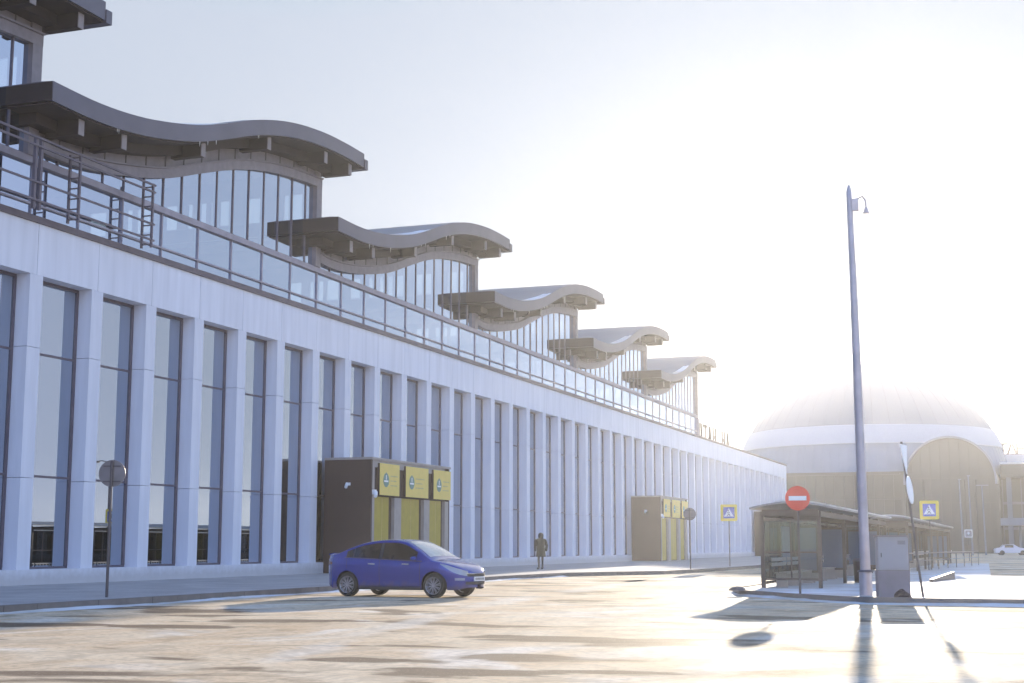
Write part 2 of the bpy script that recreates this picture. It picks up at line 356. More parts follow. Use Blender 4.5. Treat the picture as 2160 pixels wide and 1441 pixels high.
isl = [(-7.9, 100), (-7.9, 40.2), (-7.3, 38.0), (-5.9, 35.9), (-4.4, 34.2), (-3.5, 33.6), (-2.0, 33.35), (0, 33.3), (34, 33.0)]
inner = isl + [(34, 52), (-1.5, 60), (-2.6, 100)]
b = MB(); b.prism([(-7.74, 99.9), (-7.74, 40.25), (-7.16, 38.1), (-5.78, 36.0), (-4.32, 34.34), (-3.45, 33.76), (-2.0, 33.51), (0, 33.46), (34, 33.16), (34, 52), (-1.5, 60), (-2.6, 99.9)], -0.2, 0.125)
tag(b.build('traffic_island', m_snow), kind='structure')
b = MB()
inn = [(-7.74, 100), (-7.74, 40.25), (-7.16, 38.1), (-5.78, 36.0), (-4.32, 34.34), (-3.45, 33.76), (-2.0, 33.51), (0, 33.46), (34, 33.16)]
for i in range(len(isl) - 1):
    b.prism([isl[i], isl[i + 1], inn[i + 1], inn[i]], -0.2, 0.15)
tag(b.build('island_kerb', m_kerb), kind='structure')
# snow ploughed into the gutters
def snow_line(name, pts, w, h, seed):
    rnd = random.Random(seed); rows = []
    P = []
    for i in range(len(pts) - 1):
        (x0, y0), (x1, y1) = pts[i], pts[i + 1]; n = max(1, int(math.hypot(x1 - x0, y1 - y0) / .35))
        P += [(x0 + (x1 - x0) * k / n, y0 + (y1 - y0) * k / n) for k in range(n)]
    P.append(pts[-1]); ph = 0
    for i, (x, y) in enumerate(P):
        a = P[max(i - 1, 0)]; c = P[min(i + 1, len(P) - 1)]; d = Vector((c[0] - a[0], c[1] - a[1], 0)).normalized(); nrm = Vector((d.y, -d.x, 0))
        ww = w * (0.65 + .35 * math.sin(i * .21 + seed) + rnd.uniform(-.12, .12)); hh = h * (0.7 + .3 * math.sin(i * .33 + 2 * seed) + rnd.uniform(-.15, .15))
        rows.append([tuple(Vector((x, y, 0)) + nrm * (ww * t) + Vector((0, 0, hh * z + .002))) for t, z in ((-.02, 1), (.15, .95), (.45, .55), (.8, .15), (1, 0))])
    b = MB(); b.grid(rows); o = b.build(name, m_snow, smooth=True); return tag(o, kind='stuff', label='thin ridge of ploughed snow along a kerb', cat='snow')
snow_line('gutter_snow', [(x, y) for x, y in edge[::-1] if y < 62][::1][::-1][::-1], 0.0, .0, 3) if False else None
fr = [p for p in edge if 0 <= p[1] <= 60] ; fr = [(-18.75, 5)] + fr
tag(snow_line('gutter_snow', fr, .32, .05, 1), label='thin white snow ridge in the gutter of the terminal kerb', cat='snow')
tag(snow_line('gutter_snow', isl[1:], .38, .06, 2), label='thin bluish snow ridge in the gutter of the traffic island', cat='snow')

# ------------------------------------------------------------------ terminal building
D = 28.0; PITCH = 3.033; C0 = 34.80
TB = thing('terminal_building', (-D, 0, KH), 'long white terminal building with tall window bays and a row of wave shaped roofs', 'building')
b = MB(); b.box(-75, -31.5, -20, 177.8, 0, 11.0); b.box(-31.5, -28.56, -20, 177.8, 9.46, 11.0)
b.box(-31.5, -28.02, 177.0, 178.2, 0, 11.0)
b.build('wall', m_white, TB)
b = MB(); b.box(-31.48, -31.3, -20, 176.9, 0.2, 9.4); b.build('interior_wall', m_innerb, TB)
b = MB(); b.box(-28.56, -27.93, -20, 178.2, 0.0, 0.60); b.build('plinth', m_white, TB)
# fascia panels with real joints
b = MB(); s_ = -20.0
base_s = C0 + .3 - PITCH * 18
for k in range(0, 66):
    a = base_s + PITCH * k; c = a + PITCH
    if c > 178.2: c = 178.2
    if a > 178: break
    b.box(-28.54, -28.0, a + .011, c - .011, 9.46, 11.04)
b.build('fascia', m_white, TB)
b = MB(); b.box(-28.53, -28.03, -19.5, 178.1, 9.5, 11.0); b.build('fascia_joint', m_joint, TB)
b = MB(); b.box(-28.6, -27.92, -20, 178.25, 11.045, 11.24); b.build('parapet_trim', m_trim, TB)
# pilasters (three stacked blocks with fine joints)
b = MB()
for z0, z1 in ((.60, 3.30), (3.315, 7.23), (7.245, 9.455)): b.box(-28.56, -28.0, 0, .60, z0, z1)
pil = b.build('pilaster', m_white2, TB, loc=(0, 0, 0)); ko = pil.location.copy()
b = MB()
b.box(-28.60, -28.50, .60, PITCH, .602, .67); b.box(-28.60, -28.50, .60, PITCH, 9.36, 9.455)
b.box(-28.585, -28.49, .60, .645, .67, 9.36); b.box(-28.585, -28.49, PITCH - .10, PITCH, .67, 9.36)
b.box(-28.585, -28.50, .645, PITCH - .10, 7.13, 7.20); b.box(-28.585, -28.50, .645, PITCH - .10, 3.37, 3.44)
win = b.build('window', m_frame, TB, loc=(0, 0, 0))
b = MB()
for z0, z1 in ((.67, 3.37), (3.44, 7.13), (7.20, 9.36)): b.box(-28.56, -28.53, .645, PITCH - .10, z0, z1)
pane = b.build('pane', m_glass, win, local=True)
first = True
k = -12
while C0 + PITCH * k < 176.5:
    s = C0 + PITCH * k
    if first: p, w = pil, win
    else:
        p = pil.copy(); COL.objects.link(p); w = win.copy(); COL.objects.link(w); q = pane.copy(); COL.objects.link(q); q.parent = w
        q.rotation_euler = (0, 0, 0)
    p.location = ko + Vector((0, s, 0)); w.location = ko + Vector((0, s, 0)); first = False; k += 1
# ribbon glazing
b = MB(); RS, RE = 53.5 - 2.331 * 28, 128.1
b.box(-28.30, -28.12, RS, RE, 11.24, 11.30)
b.box(-28.30, -28.10, RS, RE, 11.60, 11.66)
b.box(-28.30, -28.05, RS, RE + .1, 12.86, 13.07)
n = 0; y = RS
while y <= RE + .01:
    b.box(-28.30, -28.13, y - .025, y + .025, 11.30, 12.85); y += 2.331
b.box(-28.35, -27.98, RE - .05, RE + .2, 11.24, 12.85)
rw = b.build('ribbon_window', m_ribbon, TB)
b = MB(); y = RS; rnd = random.Random(5)
while y < RE - 1:
    t = rnd.uniform(-.004, .004); tz = rnd.uniform(-.003, .003)
    for z0, z1 in ((11.30, 11.60), (11.66, 12.85)):
        x = -28.18
        b.add([(x - t, y, z0), (x + t, y + 2.331, z0), (x + t + tz, y + 2.331, z1), (x - t + tz, y, z1)], [(0, 1, 2, 3)])
    y += 2.331
b.build('pane', m_glass_up, rw, recalc=False)
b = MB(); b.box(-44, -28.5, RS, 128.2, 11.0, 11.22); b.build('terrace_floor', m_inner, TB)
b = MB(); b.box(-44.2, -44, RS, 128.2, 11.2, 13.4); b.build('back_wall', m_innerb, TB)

ROOF = [(0, 14.91), (2, 14.90), (3.6, 15.0), (5.4, 15.25), (7.8, 15.78), (9.6, 16.35), (11.5, 17.02), (13.2, 17.5), (15, 17.87), (17.2, 18.13), (19.2, 18.22), (21.0, 18.22)]
BAND = [(0.8, 13.33), (2.4, 13.25), (4, 13.34), (6, 13.64), (8.2, 14.10), (10.4, 14.82), (12.8, 15.58), (15, 16.08), (17.5, 16.42), (20.0, 16.58)]
rnd = random.Random(11)
for u in range(-2, 5):
    s0 = 33.56 + 18.65 * u - 0.02
    N = 44; ss = [21.0 * i / N for i in range(N + 1)]
    b = MB(); b.slab([[(-26.5, s0 + s, lerp_tab(ROOF, s)), (-26.9, s0 + s, lerp_tab(ROOF, s) + .03), (-44, s0 + s, lerp_tab(ROOF, s) + .03)] for s in ss], (0, 0, -.60))
    rf = b.build('wave_roof', m_fascia, TB, smooth=True)
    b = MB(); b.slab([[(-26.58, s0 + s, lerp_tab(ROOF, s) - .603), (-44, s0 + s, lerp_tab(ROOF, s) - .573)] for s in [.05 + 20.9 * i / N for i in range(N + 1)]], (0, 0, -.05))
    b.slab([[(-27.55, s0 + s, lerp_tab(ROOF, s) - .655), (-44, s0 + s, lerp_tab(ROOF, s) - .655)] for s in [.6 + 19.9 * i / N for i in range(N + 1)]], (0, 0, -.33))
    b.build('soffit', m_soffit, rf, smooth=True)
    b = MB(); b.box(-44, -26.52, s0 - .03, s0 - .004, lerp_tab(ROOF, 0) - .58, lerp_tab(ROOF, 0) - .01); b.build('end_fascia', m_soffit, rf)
    ic = MB(); q = random.Random(90 + u)
    for i in range(7):
        s = q.choice((3.0, 3.1, 8.3, 8.5, 9.0, 5.5, 12.1)) + q.uniform(-.35, .35); L_ = q.uniform(.05, .22); zz = lerp_tab(ROOF, s) - .60
        ic.tube([(-26.53, s0 + s, zz + .02), (-26.53, s0 + s, zz - L_)], [.018, .003], 5)
    ic.slab([[(-26.5 - .02, s0 + s, lerp_tab(ROOF, s) + .012), (-26.95, s0 + s, lerp_tab(ROOF, s) + .075 * math.sin(math.pi * (s - 5.2) / 4.6) + .02)] for s in [5.2 + 4.6 * i / 12 for i in range(13)]], (0, 0, -.02))
    ic.build('snow_and_icicles', m_snow, rf)
    b = MB(); b.box(-44, -26.46, s0 + 21.01, s0 + 21.30, 17.55, 17.98); b.build('gutter', m_fascia, rf)
    for s in (1.75, 3.95, 8.6, 13.2, 17.9, 20.15):
        zb = lerp_tab(ROOF, s) - .655
        b = MB(); b.cur = 0; b.box(-28.0, -26.78, s0 + s - .13, s0 + s + .13, zb - .48, zb + .02)
        b.cur = 1; b.box(-26.78, -26.75, s0 + s - .13, s0 + s + .13, zb - .48, zb + .02)
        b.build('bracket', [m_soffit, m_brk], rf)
    # wall below the roof
    w0, w1 = s0 + 1.32, s0 + 1.32 + 18.65; N = 32
    wl = [w0 - s0 + 18.65 * i / N for i in range(N + 1)]
    # frieze
    rows = [[(-28.12, s0 + s, lerp_tab(ROOF, s) - .7), (-28.12, s0 + s, lerp_tab(BAND, s) + .30)] for s in wl]
    b = MB(); b.slab(rows, (-.12, 0, 0)); fz = b.build('frieze', m_frieze, TB)
    b = MB(); y = w0 + 1.1655
    while y < w1 - .3:
        s = y - s0; b.box(-28.118, -28.10, y - .025, y + .025, lerp_tab(BAND, s) + .3, lerp_tab(ROOF, s) - .9); y += 1.1655
    b.slab([[(-28.10, s0 + s, lerp_tab(BAND, s) + .40), (-28.118, s0 + s, lerp_tab(BAND, s) + .40)] for s in wl], (0, 0, -.02))
    b.build('joint', m_joint, fz)
    b = MB(); b.slab([[(-27.98, s0 + s, lerp_tab(BAND, s) + .36), (-28.2, s0 + s, lerp_tab(BAND, s) + .38)] for s in wl], (0, 0, -.36))
    b.slab([[(-27.90, s0 + s, lerp_tab(BAND, s) + .42), (-28.2, s0 + s, lerp_tab(BAND, s) + .42)] for s in wl], (0, 0, -.055))
    b.build('curved_band', m_band, TB, smooth=True)
    # clerestory window
    b = MB(); y = w0
    while y < w1 - .6:
        s = y - s0; zt = lerp_tab(BAND, s) + .02
        if zt > 13.12: b.box(-28.30, -28.13, y - .025, y + .025, 13.07, zt)
        y += 1.1655
    b.box(-28.30, -28.13, w0, w1 - .47, 13.072, 13.11)
    cw = b.build('clerestory_window', m_frame, TB)
    b = MB(); b.box(-28.42, -27.99, w1 - .46, w1, 13.07, lerp_tab(BAND, 19.9) + .1); b.box(-28.42, -28.05, w1 - .46, w1, lerp_tab(BAND, 19.9) + .1, lerp_tab(ROOF, 19.9) - .7)
    b.build('corner_post', m_band, TB)
    b = MB(); y = w0
    for i in range(16):
        a, c = y, min(y + 1.1655, w1 - .46)
        t = rnd.uniform(-.0045, .0045); tz = rnd.uniform(-.004, .004); x = -28.17
        za, zc = lerp_tab(BAND, a - s0) + .05, lerp_tab(BAND, c - s0) + .05
        b.add([(x - t, a, 13.07), (x + t, c, 13.07), (x + t + tz, c, max(zc, 13.1)), (x - t + tz, a, max(za, 13.1))], [(0, 1, 2, 3)])
        y += 1.1655
    b.build('pane', m_glass_up, cw, recalc=False)
    # end wall that faces the sun, above the next low roof
    b = MB(); ye = w1 - .05
    zc = 17.5
    b.box(-44, -28.4, ye - .12, ye, 16.35, 17.55); b.box(-44, -28.4, ye - .12, ye, 14.2, 15.0)
    X = -28.4; pat = [(.95, .9), (0.16, .62), (.9, 1.2), (.5, 1.8), (.3, .35), (.3, .5), (.25, .9), (.6, 1.2), (.8, 1.6), (.3, .5), (.3, .6), (.9, 1.2)]
    for gw, pw in pat:
        x1 = X - pw * .45; b.box(x1, X, ye - .12, ye, 15.0, 16.35); X = x1 - gw
    b.box(-44, X, ye - .12, ye, 15.0, 16.35)
    ew = b.build('end_wall', m_innerb, TB)
    b = MB(); b.box(-43.9, -28.45, ye - .07, ye - .05, 15.0, 16.35); b.build('pane', m_glass_end, ew)
    b = MB(); b.slab([[(-43.98, s0 + s, 13.0), (-43.98, s0 + s, lerp_tab(ROOF, s) - .6)] for s in wl], (-.1, 0, 0)); b.build('rear_wall', m_innerb, TB)

# ------------------------------------------------------------------ service frame on the parapet
SF = thing('service_frame', (-27.5, 36, 11.24), 'brown steel pipe frame with ladder posts in front of the upper glass at left', 'frame')
b = MB()
for z in (13.40, 13.16): b.bar((-27.35, 28, z), (-27.35, 40.2, z), .06)
for z in (12.05, 11.5): b.bar((-27.35, 28, z), (-27.35, 40.2, z), .06)
b.build('rail', m_frame, SF)
for y in (32.0, 36.1, 40.05):
    b = MB()
    for x in (-27.35, -27.73): b.bar((x, y, 11.24), (x, y, 13.44), .07)
    z = 11.35
    while z < 13.4: b.bar((-27.38, y, z), (-27.70, y, z), .04); z += .33
    b.build('ladder_post', m_frame, SF)
b = MB(); b.bar((-27.42, 34.05, 11.24), (-27.42, 34.05, 13.4), .10); b.bar((-27.42, 34.30, 11.24), (-27.42, 34.30, 13.4), .10); b.build('double_post', m_frame, SF)

# ------------------------------------------------------------------ text helper
def text_mesh(name, txt, size, depth, mat, parent, loc, rot, align='CENTER', local=False):
    cu = bpy.data.curves.new(name + '_c', 'FONT'); cu.body = txt; cu.size = size; cu.extrude = depth; cu.align_x = align; cu.offset = 0.05
    to = bpy.data.objects.new(name + '_t', cu); COL.objects.link(to)
    dg = bpy.context.evaluated_depsgraph_get(); dg.update()
    me = bpy.data.meshes.new_from_object(to.evaluated_get(dg)); bpy.data.objects.remove(to); bpy.data.curves.remove(cu)
    me.materials.clear(); me.materials.append(mat)
    o = bpy.data.objects.new(name, me); COL.objects.link(o); o.rotation_euler = rot
    o.location = Vector(loc) - (ORIG[parent.name] if parent is not None and not local else Vector((0, 0, 0)))
    if parent is not None: o.parent = parent
    return o
RT = thing('rooftop_sign', (-30.5, 154, 11.2), 'large grey letters standing on the flat end of the white terminal roof', 'sign')
yy = 138.0
for ch in 'ҰЛТАН НА':
    if ch != ' ': text_mesh('letter', ch, 2.6, .06, m_letter, RT, (-30.5, yy, 11.5), (R(90), 0, R(90)))
    yy += 2.3
b = MB(); b.box(-30.56, -30.44, 136, 157, 11.1, 11.5); b.build('support_rail', m_frame, RT)

# ------------------------------------------------------------------ entrance vestibules
def vestibule(s0, length, front, label):
    T = thing('entrance_vestibule', (-D + 1, s0 + length / 2, KH), label, 'entrance', group='brown entrance vestibules along the facade')
    H = 4.98; s1 = s0 + length
    b = MB(); b.box(-27.95, front + .001, s0, s0 + .12, KH, H - .1); b.box(-27.95, front, s1 - .12, s1, KH, H - .1)
    b.box(-27.95, front - .16, s0 + .12, s1 - .12, KH, H - .1)
    b.build('body', m_vest, T)
    b = MB(); b.box(-27.95, front + .06, s0 - .04, s1 + .04, H - .1, H); b.build('roof', m_vestf, T)
    L = length / 8.6
    # pillars of the front
    P = [(0, .34), (2.37, .72), (5.58, .65), (8.06, .54)]
    for a, w in P:
        b = MB(); b.box(front - .155, front, s0 + a * L + (.125 if a == 0 else 0), s0 + (a + w) * L - (.125 if a > 8 else 0), KH, H - .101 if a in (0, 8.02) else 3.35); b.build('pillar', m_vestf, T)
    b = MB(); b.box(front - .155, front - .003, s0 + .345 * L, s0 + 8.01 * L, H - .40, H - .102); b.build('header', m_vestf, T)
    for a, w in ((.41, 1.96), (3.17, 2.45), (6.28, 1.9)):
        b = MB(); b.box(front - .17, front - .10, s0 + (a + .02) * L, s0 + (a + w - .38) * L, KH + .05, 3.35)
        d = b.build('door_panel', m_yeld, T)
        b = MB(); b.box(front - .099, front - .09, s0 + (a + w * .5 - .1) * L, s0 + (a + w * .5 - .07) * L, KH + .1, 3.3); b.build('seam', m_ink, d)
    b = MB(); b.box(front - .155, front - .05, s0 + .345 * L, s0 + 8.01 * L, 3.37, H - .41); b.build('signboard_backing', m_vest, T)
    for i, (a, w) in enumerate(((.65, 2.0), (3.35, 2.5), (6.48, 2.05))):
        b = MB(); b.box(front - .049, front + .085, s0 + a * L, s0 + (a + w) * L, 3.42, 4.76); bk = b.build('sign_box', m_vest, T)
        b = MB(); b.box(front + .086, front + .10, s0 + a * L, s0 + (a + w) * L, 3.42, 4.76)
        sg = b.build('sign_panel', m_yel, T)
        cy, cz, r = s0 + (a + .62) * L, 4.10, .30
        b = MB()
        b.prism([(cy + r * math.cos(t) * .95, cz - .04 + r * math.sin(t)) for t in [2 * math.pi * k / 20 for k in range(20)]], front + .10, front + .108, 'x')
        b.prism([(cy - .12, cz + .18), (cy + .12, cz + .18), (cy, cz + .30)], front + .1, front + .109, 'x')
        b.build('emblem', m_teal, sg)
        b = MB(); b.box(front + .108, front + .112, cy - .2, cy + .2, cz - .12, cz - .05); b.box(front + .108, front + .112, cy - .03, cy + .03, cz - .02, cz + .18); b.build('emblem_mark', m_signw, sg)
        b = MB()
        for j, lw in enumerate((.95, .75, .85)): b.box(front + .10, front + .106, cy + .45, cy + .45 + lw * w / 2.5, cz + .12 - j * .2, cz + .17 - j * .2)
        b.build('lettering', m_ink, sg)
    # wall cameras
    b = MB(); b.box(-26.9, -26.72, s0 - .10, s0 - .002, 3.80, 3.92); b.tube([(-26.8, s0 - .28, 3.72), (-26.86, s0 - .05, 3.88)], .07, 8)
    b.build('security_camera', m_signw, T)
    b = MB(); b.box(front + .002, front + .12, s0 + .10, s0 + .3, 3.42, 3.62); b.tube([(front + .2, s0 + .02, 3.34), (front + .1, s0 + .25, 3.52)], .08, 8)
    b.build('security_camera', m_signw, T)
    return T
vestibule(54.15, 8.6, -25.77, 'nearest brown entrance vestibule with three yellow signs, behind the blue car')
vestibule(103.9, 8.8, -25.70, 'second brown entrance vestibule with yellow doors, between the person and the round sign')
vestibule(154.9, 8.8, -25.70, 'farthest brown entrance vestibule, mostly hidden behind the bus shelter')

# ------------------------------------------------------------------ domed terminal hall
DC = Vector((-26.8, 268, 0))
DB = thing('domed_hall', DC, 'pale domed terminal hall with a white ring band and tall arched entrance', 'building')
SR, SZ = 24.4, 10.1
sph = lambda z, o=0: (math.sqrt(max(0, (SR + o) ** 2 - (z - SZ) ** 2)), z)
b = MB(); pr = [sph(21.5 + (SZ + SR - 21.5) * math.sin(math.pi / 2 * i / 20)) for i in range(20)] + [(0.01, SZ + SR)]
b.lathe(pr, DC, 96); dome = b.build('dome', m_dome, DB, smooth=True)
b = MB()
for k in range(48):
    a = 2 * math.pi * k / 48
    b.tube([(DC.x + r * math.cos(a), DC.y + r * math.sin(a), z) for r, z in pr[:-3]], .02, 4)
b.build('dome_seam', m_fascia, dome)
b = MB(); b.lathe([sph(18.3, -.1), sph(18.3, .25), sph(19.5, .25), sph(20.6, .22), sph(21.5, .18), sph(21.6, -.1)], DC, 96); b.build('ring_band', m_domew, DB, smooth=True)
b = MB(); b.lathe([sph(13.2), sph(15), sph(16.6), sph(18.35)], DC, 96); dr = b.build('drum_glass', m_domeg, DB, smooth=True)
b = MB()
for k in range(96):
    a = 2 * math.pi * k / 96 + .02; b.tube([(DC.x + (r + .02) * math.cos(a), DC.y + (r + .02) * math.sin(a), z) for r, z in (sph(13.2), sph(15.7), sph(18.3))], .02, 4)
b.build('mullion', m_domeg, dr)
b = MB(); b.box(-52, -4.6, 243.6, 290, 0, 13.4); b.build('podium', m_wall, DB)
b = MB()
for k in range(30):
    x = -40 + 1.6 * k
    if x < -20: b.box(x, x + .12, 243.4, 243.59, .5, 12.8)
for z in (4.4, 8.8, 12.9): b.box(-51.9, -19.6, 243.3, 243.59, z, z + .25)
b.build('facade_frame', m_wallg, DB)
ax, ar = -11.6, 7.3
def arch(r0, r1, y0, y1, zc=11.6, n=32, foot=0):
    pts_o = [(ax + r1, foot)] + [(ax + r1 * math.cos(math.pi * i / n), zc + (r1) * math.sin(math.pi * i / n)) for i in range(n + 1)] + [(ax - r1, foot)]
    pts_i = [(ax + r0, foot)] + [(ax + r0 * math.cos(math.pi * i / n), zc + r0 * math.sin(math.pi * i / n)) for i in range(n + 1)] + [(ax - r0, foot)]
    return pts_o, pts_i
def arch_solid(b, r0, r1, y0, y1, **k):
    po, pi = arch(r0, r1, y0, y1, **k); n = len(po)
    vs = [(x, y0, z) for x, z in po] + [(x, y0, z) for x, z in pi] + [(x, y1, z) for x, z in po] + [(x, y1, z) for x, z in pi]
    fs = []
    for i in range(n - 1): fs += [(i, i + 1, n + i + 1, n + i), (2 * n + i, 3 * n + i, 3 * n + i + 1, 2 * n + i + 1), (i, 2 * n + i, 2 * n + i + 1, i + 1), (n + i, n + i + 1, 3 * n + i + 1, 3 * n + i)]
    b.add(vs, fs)
b = MB(); arch_solid(b, 6.9, 7.2, 239.8, 262, foot=11.0); ac = b.build('entrance_arch', m_dome, DB, smooth=True)
b = MB(); b.box(ax - 7.5, ax - 6.9, 239.5, 243.59, 0, 10.99); b.build('arch_leg', m_wall, DB); b = MB(); b.box(ax + 6.9, ax + 7.5, 239.5, 257.9, 0, 10.99); b.build('arch_leg', m_wall, DB)
b = MB(); po, pi = arch(6.9, 6.89, 0, 0); b.prism([(x, z) for x, z in pi], 240.9, 241.2, 'y'); b.build('arch_glazing', m_wallg, ac)
b = MB()
for i in range(-4, 5):
    x = ax + i * 1.5; zt = 11.6 + math.sqrt(max(0, 6.9 ** 2 - (i * 1.5) ** 2)); b.box(x - .06, x + .06, 240.7, 240.89, 0, zt)
for z in (4, 8, 12): b.box(ax - 6.85, ax + 6.85, 240.72, 240.88, z, z + .15)
b.build('mullion', m_wall, ac)
for x in (-15.5, -9.3, -7.6): 
    b = MB(); b.tube([(x, 236.5, 0), (x, 236.5, 11.5)], .18, 10); b.build('column', m_wall, DB)
# annex
AN = thing('terminal_annex', (20, 255, 0), 'dark glazed annex with a deep flat roof at the right edge', 'building')
b = MB(); b.box(-4.3, 70, 258, 300, 0, 12.5); b.build('wall', m_wallg, AN)
b = MB(); b.box(-4.0, 72, 252, 301, 12.5, 14.7); rf = b.build('roof', m_wall, AN)
b = MB(); b.box(-4.1, 72.1, 251.8, 301, 14.7, 15.0); b.build('roof_snow', m_snow, rf)
b = MB(); b.box(-7, 70, 286, 298, 15.0, 18.3); b.build('upper_storey', m_domew, AN)
b = MB()
for k in range(24): b.box(-4 + 3 * k, -3.85 + 3 * k, 257.8, 257.99, 0, 12.4)
for z in (3.9, 8.2): b.box(-4, 70, 257.7, 257.99, z, z + .4)
b.build('mullion', m_fascia, AN)
for k in range(4):
    b = MB(); b.box(-3.2 + 12 * k, -2.4 + 12 * k, 252.6, 253.4, 0, 12.5); b.build('column', m_dome, AN)
RT2 = thing('rooftop_sign', (0, 286, 18.3), 'dark brown letters on the annex roof beside the dome, at the right edge', 'sign')
xx = -3.9
for ch in 'ТАН НАЗАР':
    if ch != ' ': text_mesh('letter', ch, 2.8, .14, m_letter, RT2, (xx, 286.2, 18.45), (R(90), 0, 0))
    xx += 1.6 if ch != ' ' else .35
b = MB(); b.box(-7, 9, 286.1, 286.3, 18.3, 18.45); b.build('support_rail', m_frame, RT2)
CP = thing('entrance_canopy', (0, 211, 0), 'flat pale canopy on a single post, above the white cars at right', 'canopy')
b = MB(); b.box(-3.6, 9, 208, 214, 4.0, 5.0); b.build('canopy_roof', m_dome, CP)
for x in (-1.1, 7): b = MB(); b.tube([(x, 211, 0), (x, 211, 4.0)], .22, 10); b.build('post', m_dome, CP)

# ------------------------------------------------------------------ street lamp
LP = thing('street_lamp', (-3.74, 35.4, .12), 'tall tapered lamp post beside the grey cabinet on the traffic island', 'street lamp')
b = MB(); LX, LY = -3.74, 35.4
b.tube([(LX, LY, .12), (LX, LY, .70), (LX, LY, .72)], [.155, .155, .145], 16); b.build('collar', m_pole, LP, smooth=True)
b = MB(); b.tube([(LX, LY, .72), (LX - .02, LY, 4.0), (LX - .05, LY, 8.0), (LX - .08, LY, 9.9), (LX - .08, LY, 10.05), (LX - .08, LY, 10.22)], [.124, .108, .085, .066, .064, .02], 16)
b.build('pole', m_pole, LP, smooth=True)
b = MB(); b.lathe([(.19, 0), (.19, .03), (.165, .05)], (LX, LY, .68), 16); b.build('flange', m_galv, LP)
b = MB(); b.tube([(LX, LY, 9.7), (LX + .12, LY, 9.85), (LX + .24, LY, 9.9), (LX + .31, LY, 9.8), (LX + .32, LY, 9.65)], .022, 8); b.box(LX - .02, LX + .14, LY - .06, LY + .06, 9.55, 9.85); b.build('arm', m_pole, LP)
b = MB(); b.lathe([(.0, .18), (.03, .15), (.05, .07), (.085, 0), (.0, -.02)], (LX + .32, LY, 9.47), 14); b.build('lamp_head', m_pole, LP, smooth=True)

# ------------------------------------------------------------------ cabinet
CB = thing('electrical_cabinet', (-3.05, 34.7, .12), 'grey metal electrical cabinet standing right of the tall lamp post', 'cabinet', rz=R(14))
b = MB(); b.box(-.36, .36, -.24, .24, .0, .62); b.build('plinth', m_cabd, CB, local=True)
b = MB(); pts = [(-.345, .622), (.345, .622), (.345, 1.36), (.31, 1.405), (-.31, 1.405), (-.345, 1.36)]
b.prism(pts, -.225, .225, 'y'); b.build('body', m_cab, CB, local=True)
b = MB(); b.box(-.32, .32, -.236, -.226, .66, 1.34); dd = b.build('door', m_cab, CB, local=True)
b = MB(); b.box(-.29, -.27, -.262, -.236, .92, 1.02); b.build('handle', m_black, dd, local=True)
b = MB()
for q in range(5): b.box(.10, .28, -.241, -.2365, 1.22 + .018 * q, 1.228 + .018 * q)
b.build('vent', m_black, dd, local=True)
b = MB(); b.box(-.37, .37, -.25, .25, 1.385, 1.43); b.box(-.365, .365, -.245, .245, .61, .63); b.build('rim', m_galv, CB, local=True)

RB = tag(None, None) if False else None
b = MB(); rr = random.Random(3)
def lump(b, c, r, n=10, m=6, seed=1):
    q = random.Random(seed); rows = []
    for i in range(m + 1):
        th = math.pi / 2 * i / m; rows.append([])
        for k in range(n + 1):
            kk = k % n; q2 = random.Random(seed * 97 + i * 13 + kk); j = 1 + q2.uniform(-.14, .14)
            rows[-1].append((c[0] + r[0] * math.cos(th) * math.cos(2 * math.pi * kk / n) * j, c[1] + r[1] * math.cos(th) * math.sin(2 * math.pi * kk / n) * j, c[2] + r[2] * math.sin(th) * j))
    b.grid(rows)
lump(b, (-2.78, 33.98, .12), (.20, .16, .19), seed=4)
tag(b.build('sandbag', m_vest, loc=(-2.78, 33.98, .12)), 'small dark sandbag lying at the kerb in front of the cabinet', 'sandbag')
b = MB(); lump(b, (-7.25, 37.6, .14), (.22, .16, .10), seed=9)
tag(b.build('stone', m_kerb, loc=(-7.25, 37.6, .14)), 'broken dark kerb stone at the left tip of the island', 'stone')

# ------------------------------------------------------------------ signs
def disc(b, c, r, t, n=32, rz=0):
    """disc facing local -Y"""
    b.lathe([(.001, -t), (r, -t), (r, t), (.001, t)], c, n, ax='y')
def post(b, h, r=.03, lean=(0, 0)): b.tube([(0, 0, 0), (lean[0], lean[1], h)], r, 10)
def round_back(loc, h, label, rz):
    T = thing('road_sign', loc, label, 'sign', rz=rz, group='grey backs of round signs')
    b = MB(); post(b, h + .28, .033); b.build('post', m_dpole, T, local=True)
    b = MB(); disc(b, (0, .05, h), .31, .012); p = b.build('sign_plate', m_galv, T, local=True)
    b = MB(); b.box(-.2, .2, .02, .036, h - .2, h - .17); b.box(-.2, .2, .02, .036, h + .15, h + .18); b.build('bracket', m_dpole, p, local=True)
    b = MB(); disc(b, (0, .066, h), .29, .003); b.build('face', m_red, p, local=True)
    return T
round_back((-19.74, 27.68, KH), 2.80, 'grey back of a round sign standing near the kerb at far left', R(18))
round_back((-15.65, 69.2, KH), 2.68, 'grey back of a round sign in front of the second vestibule', R(18))
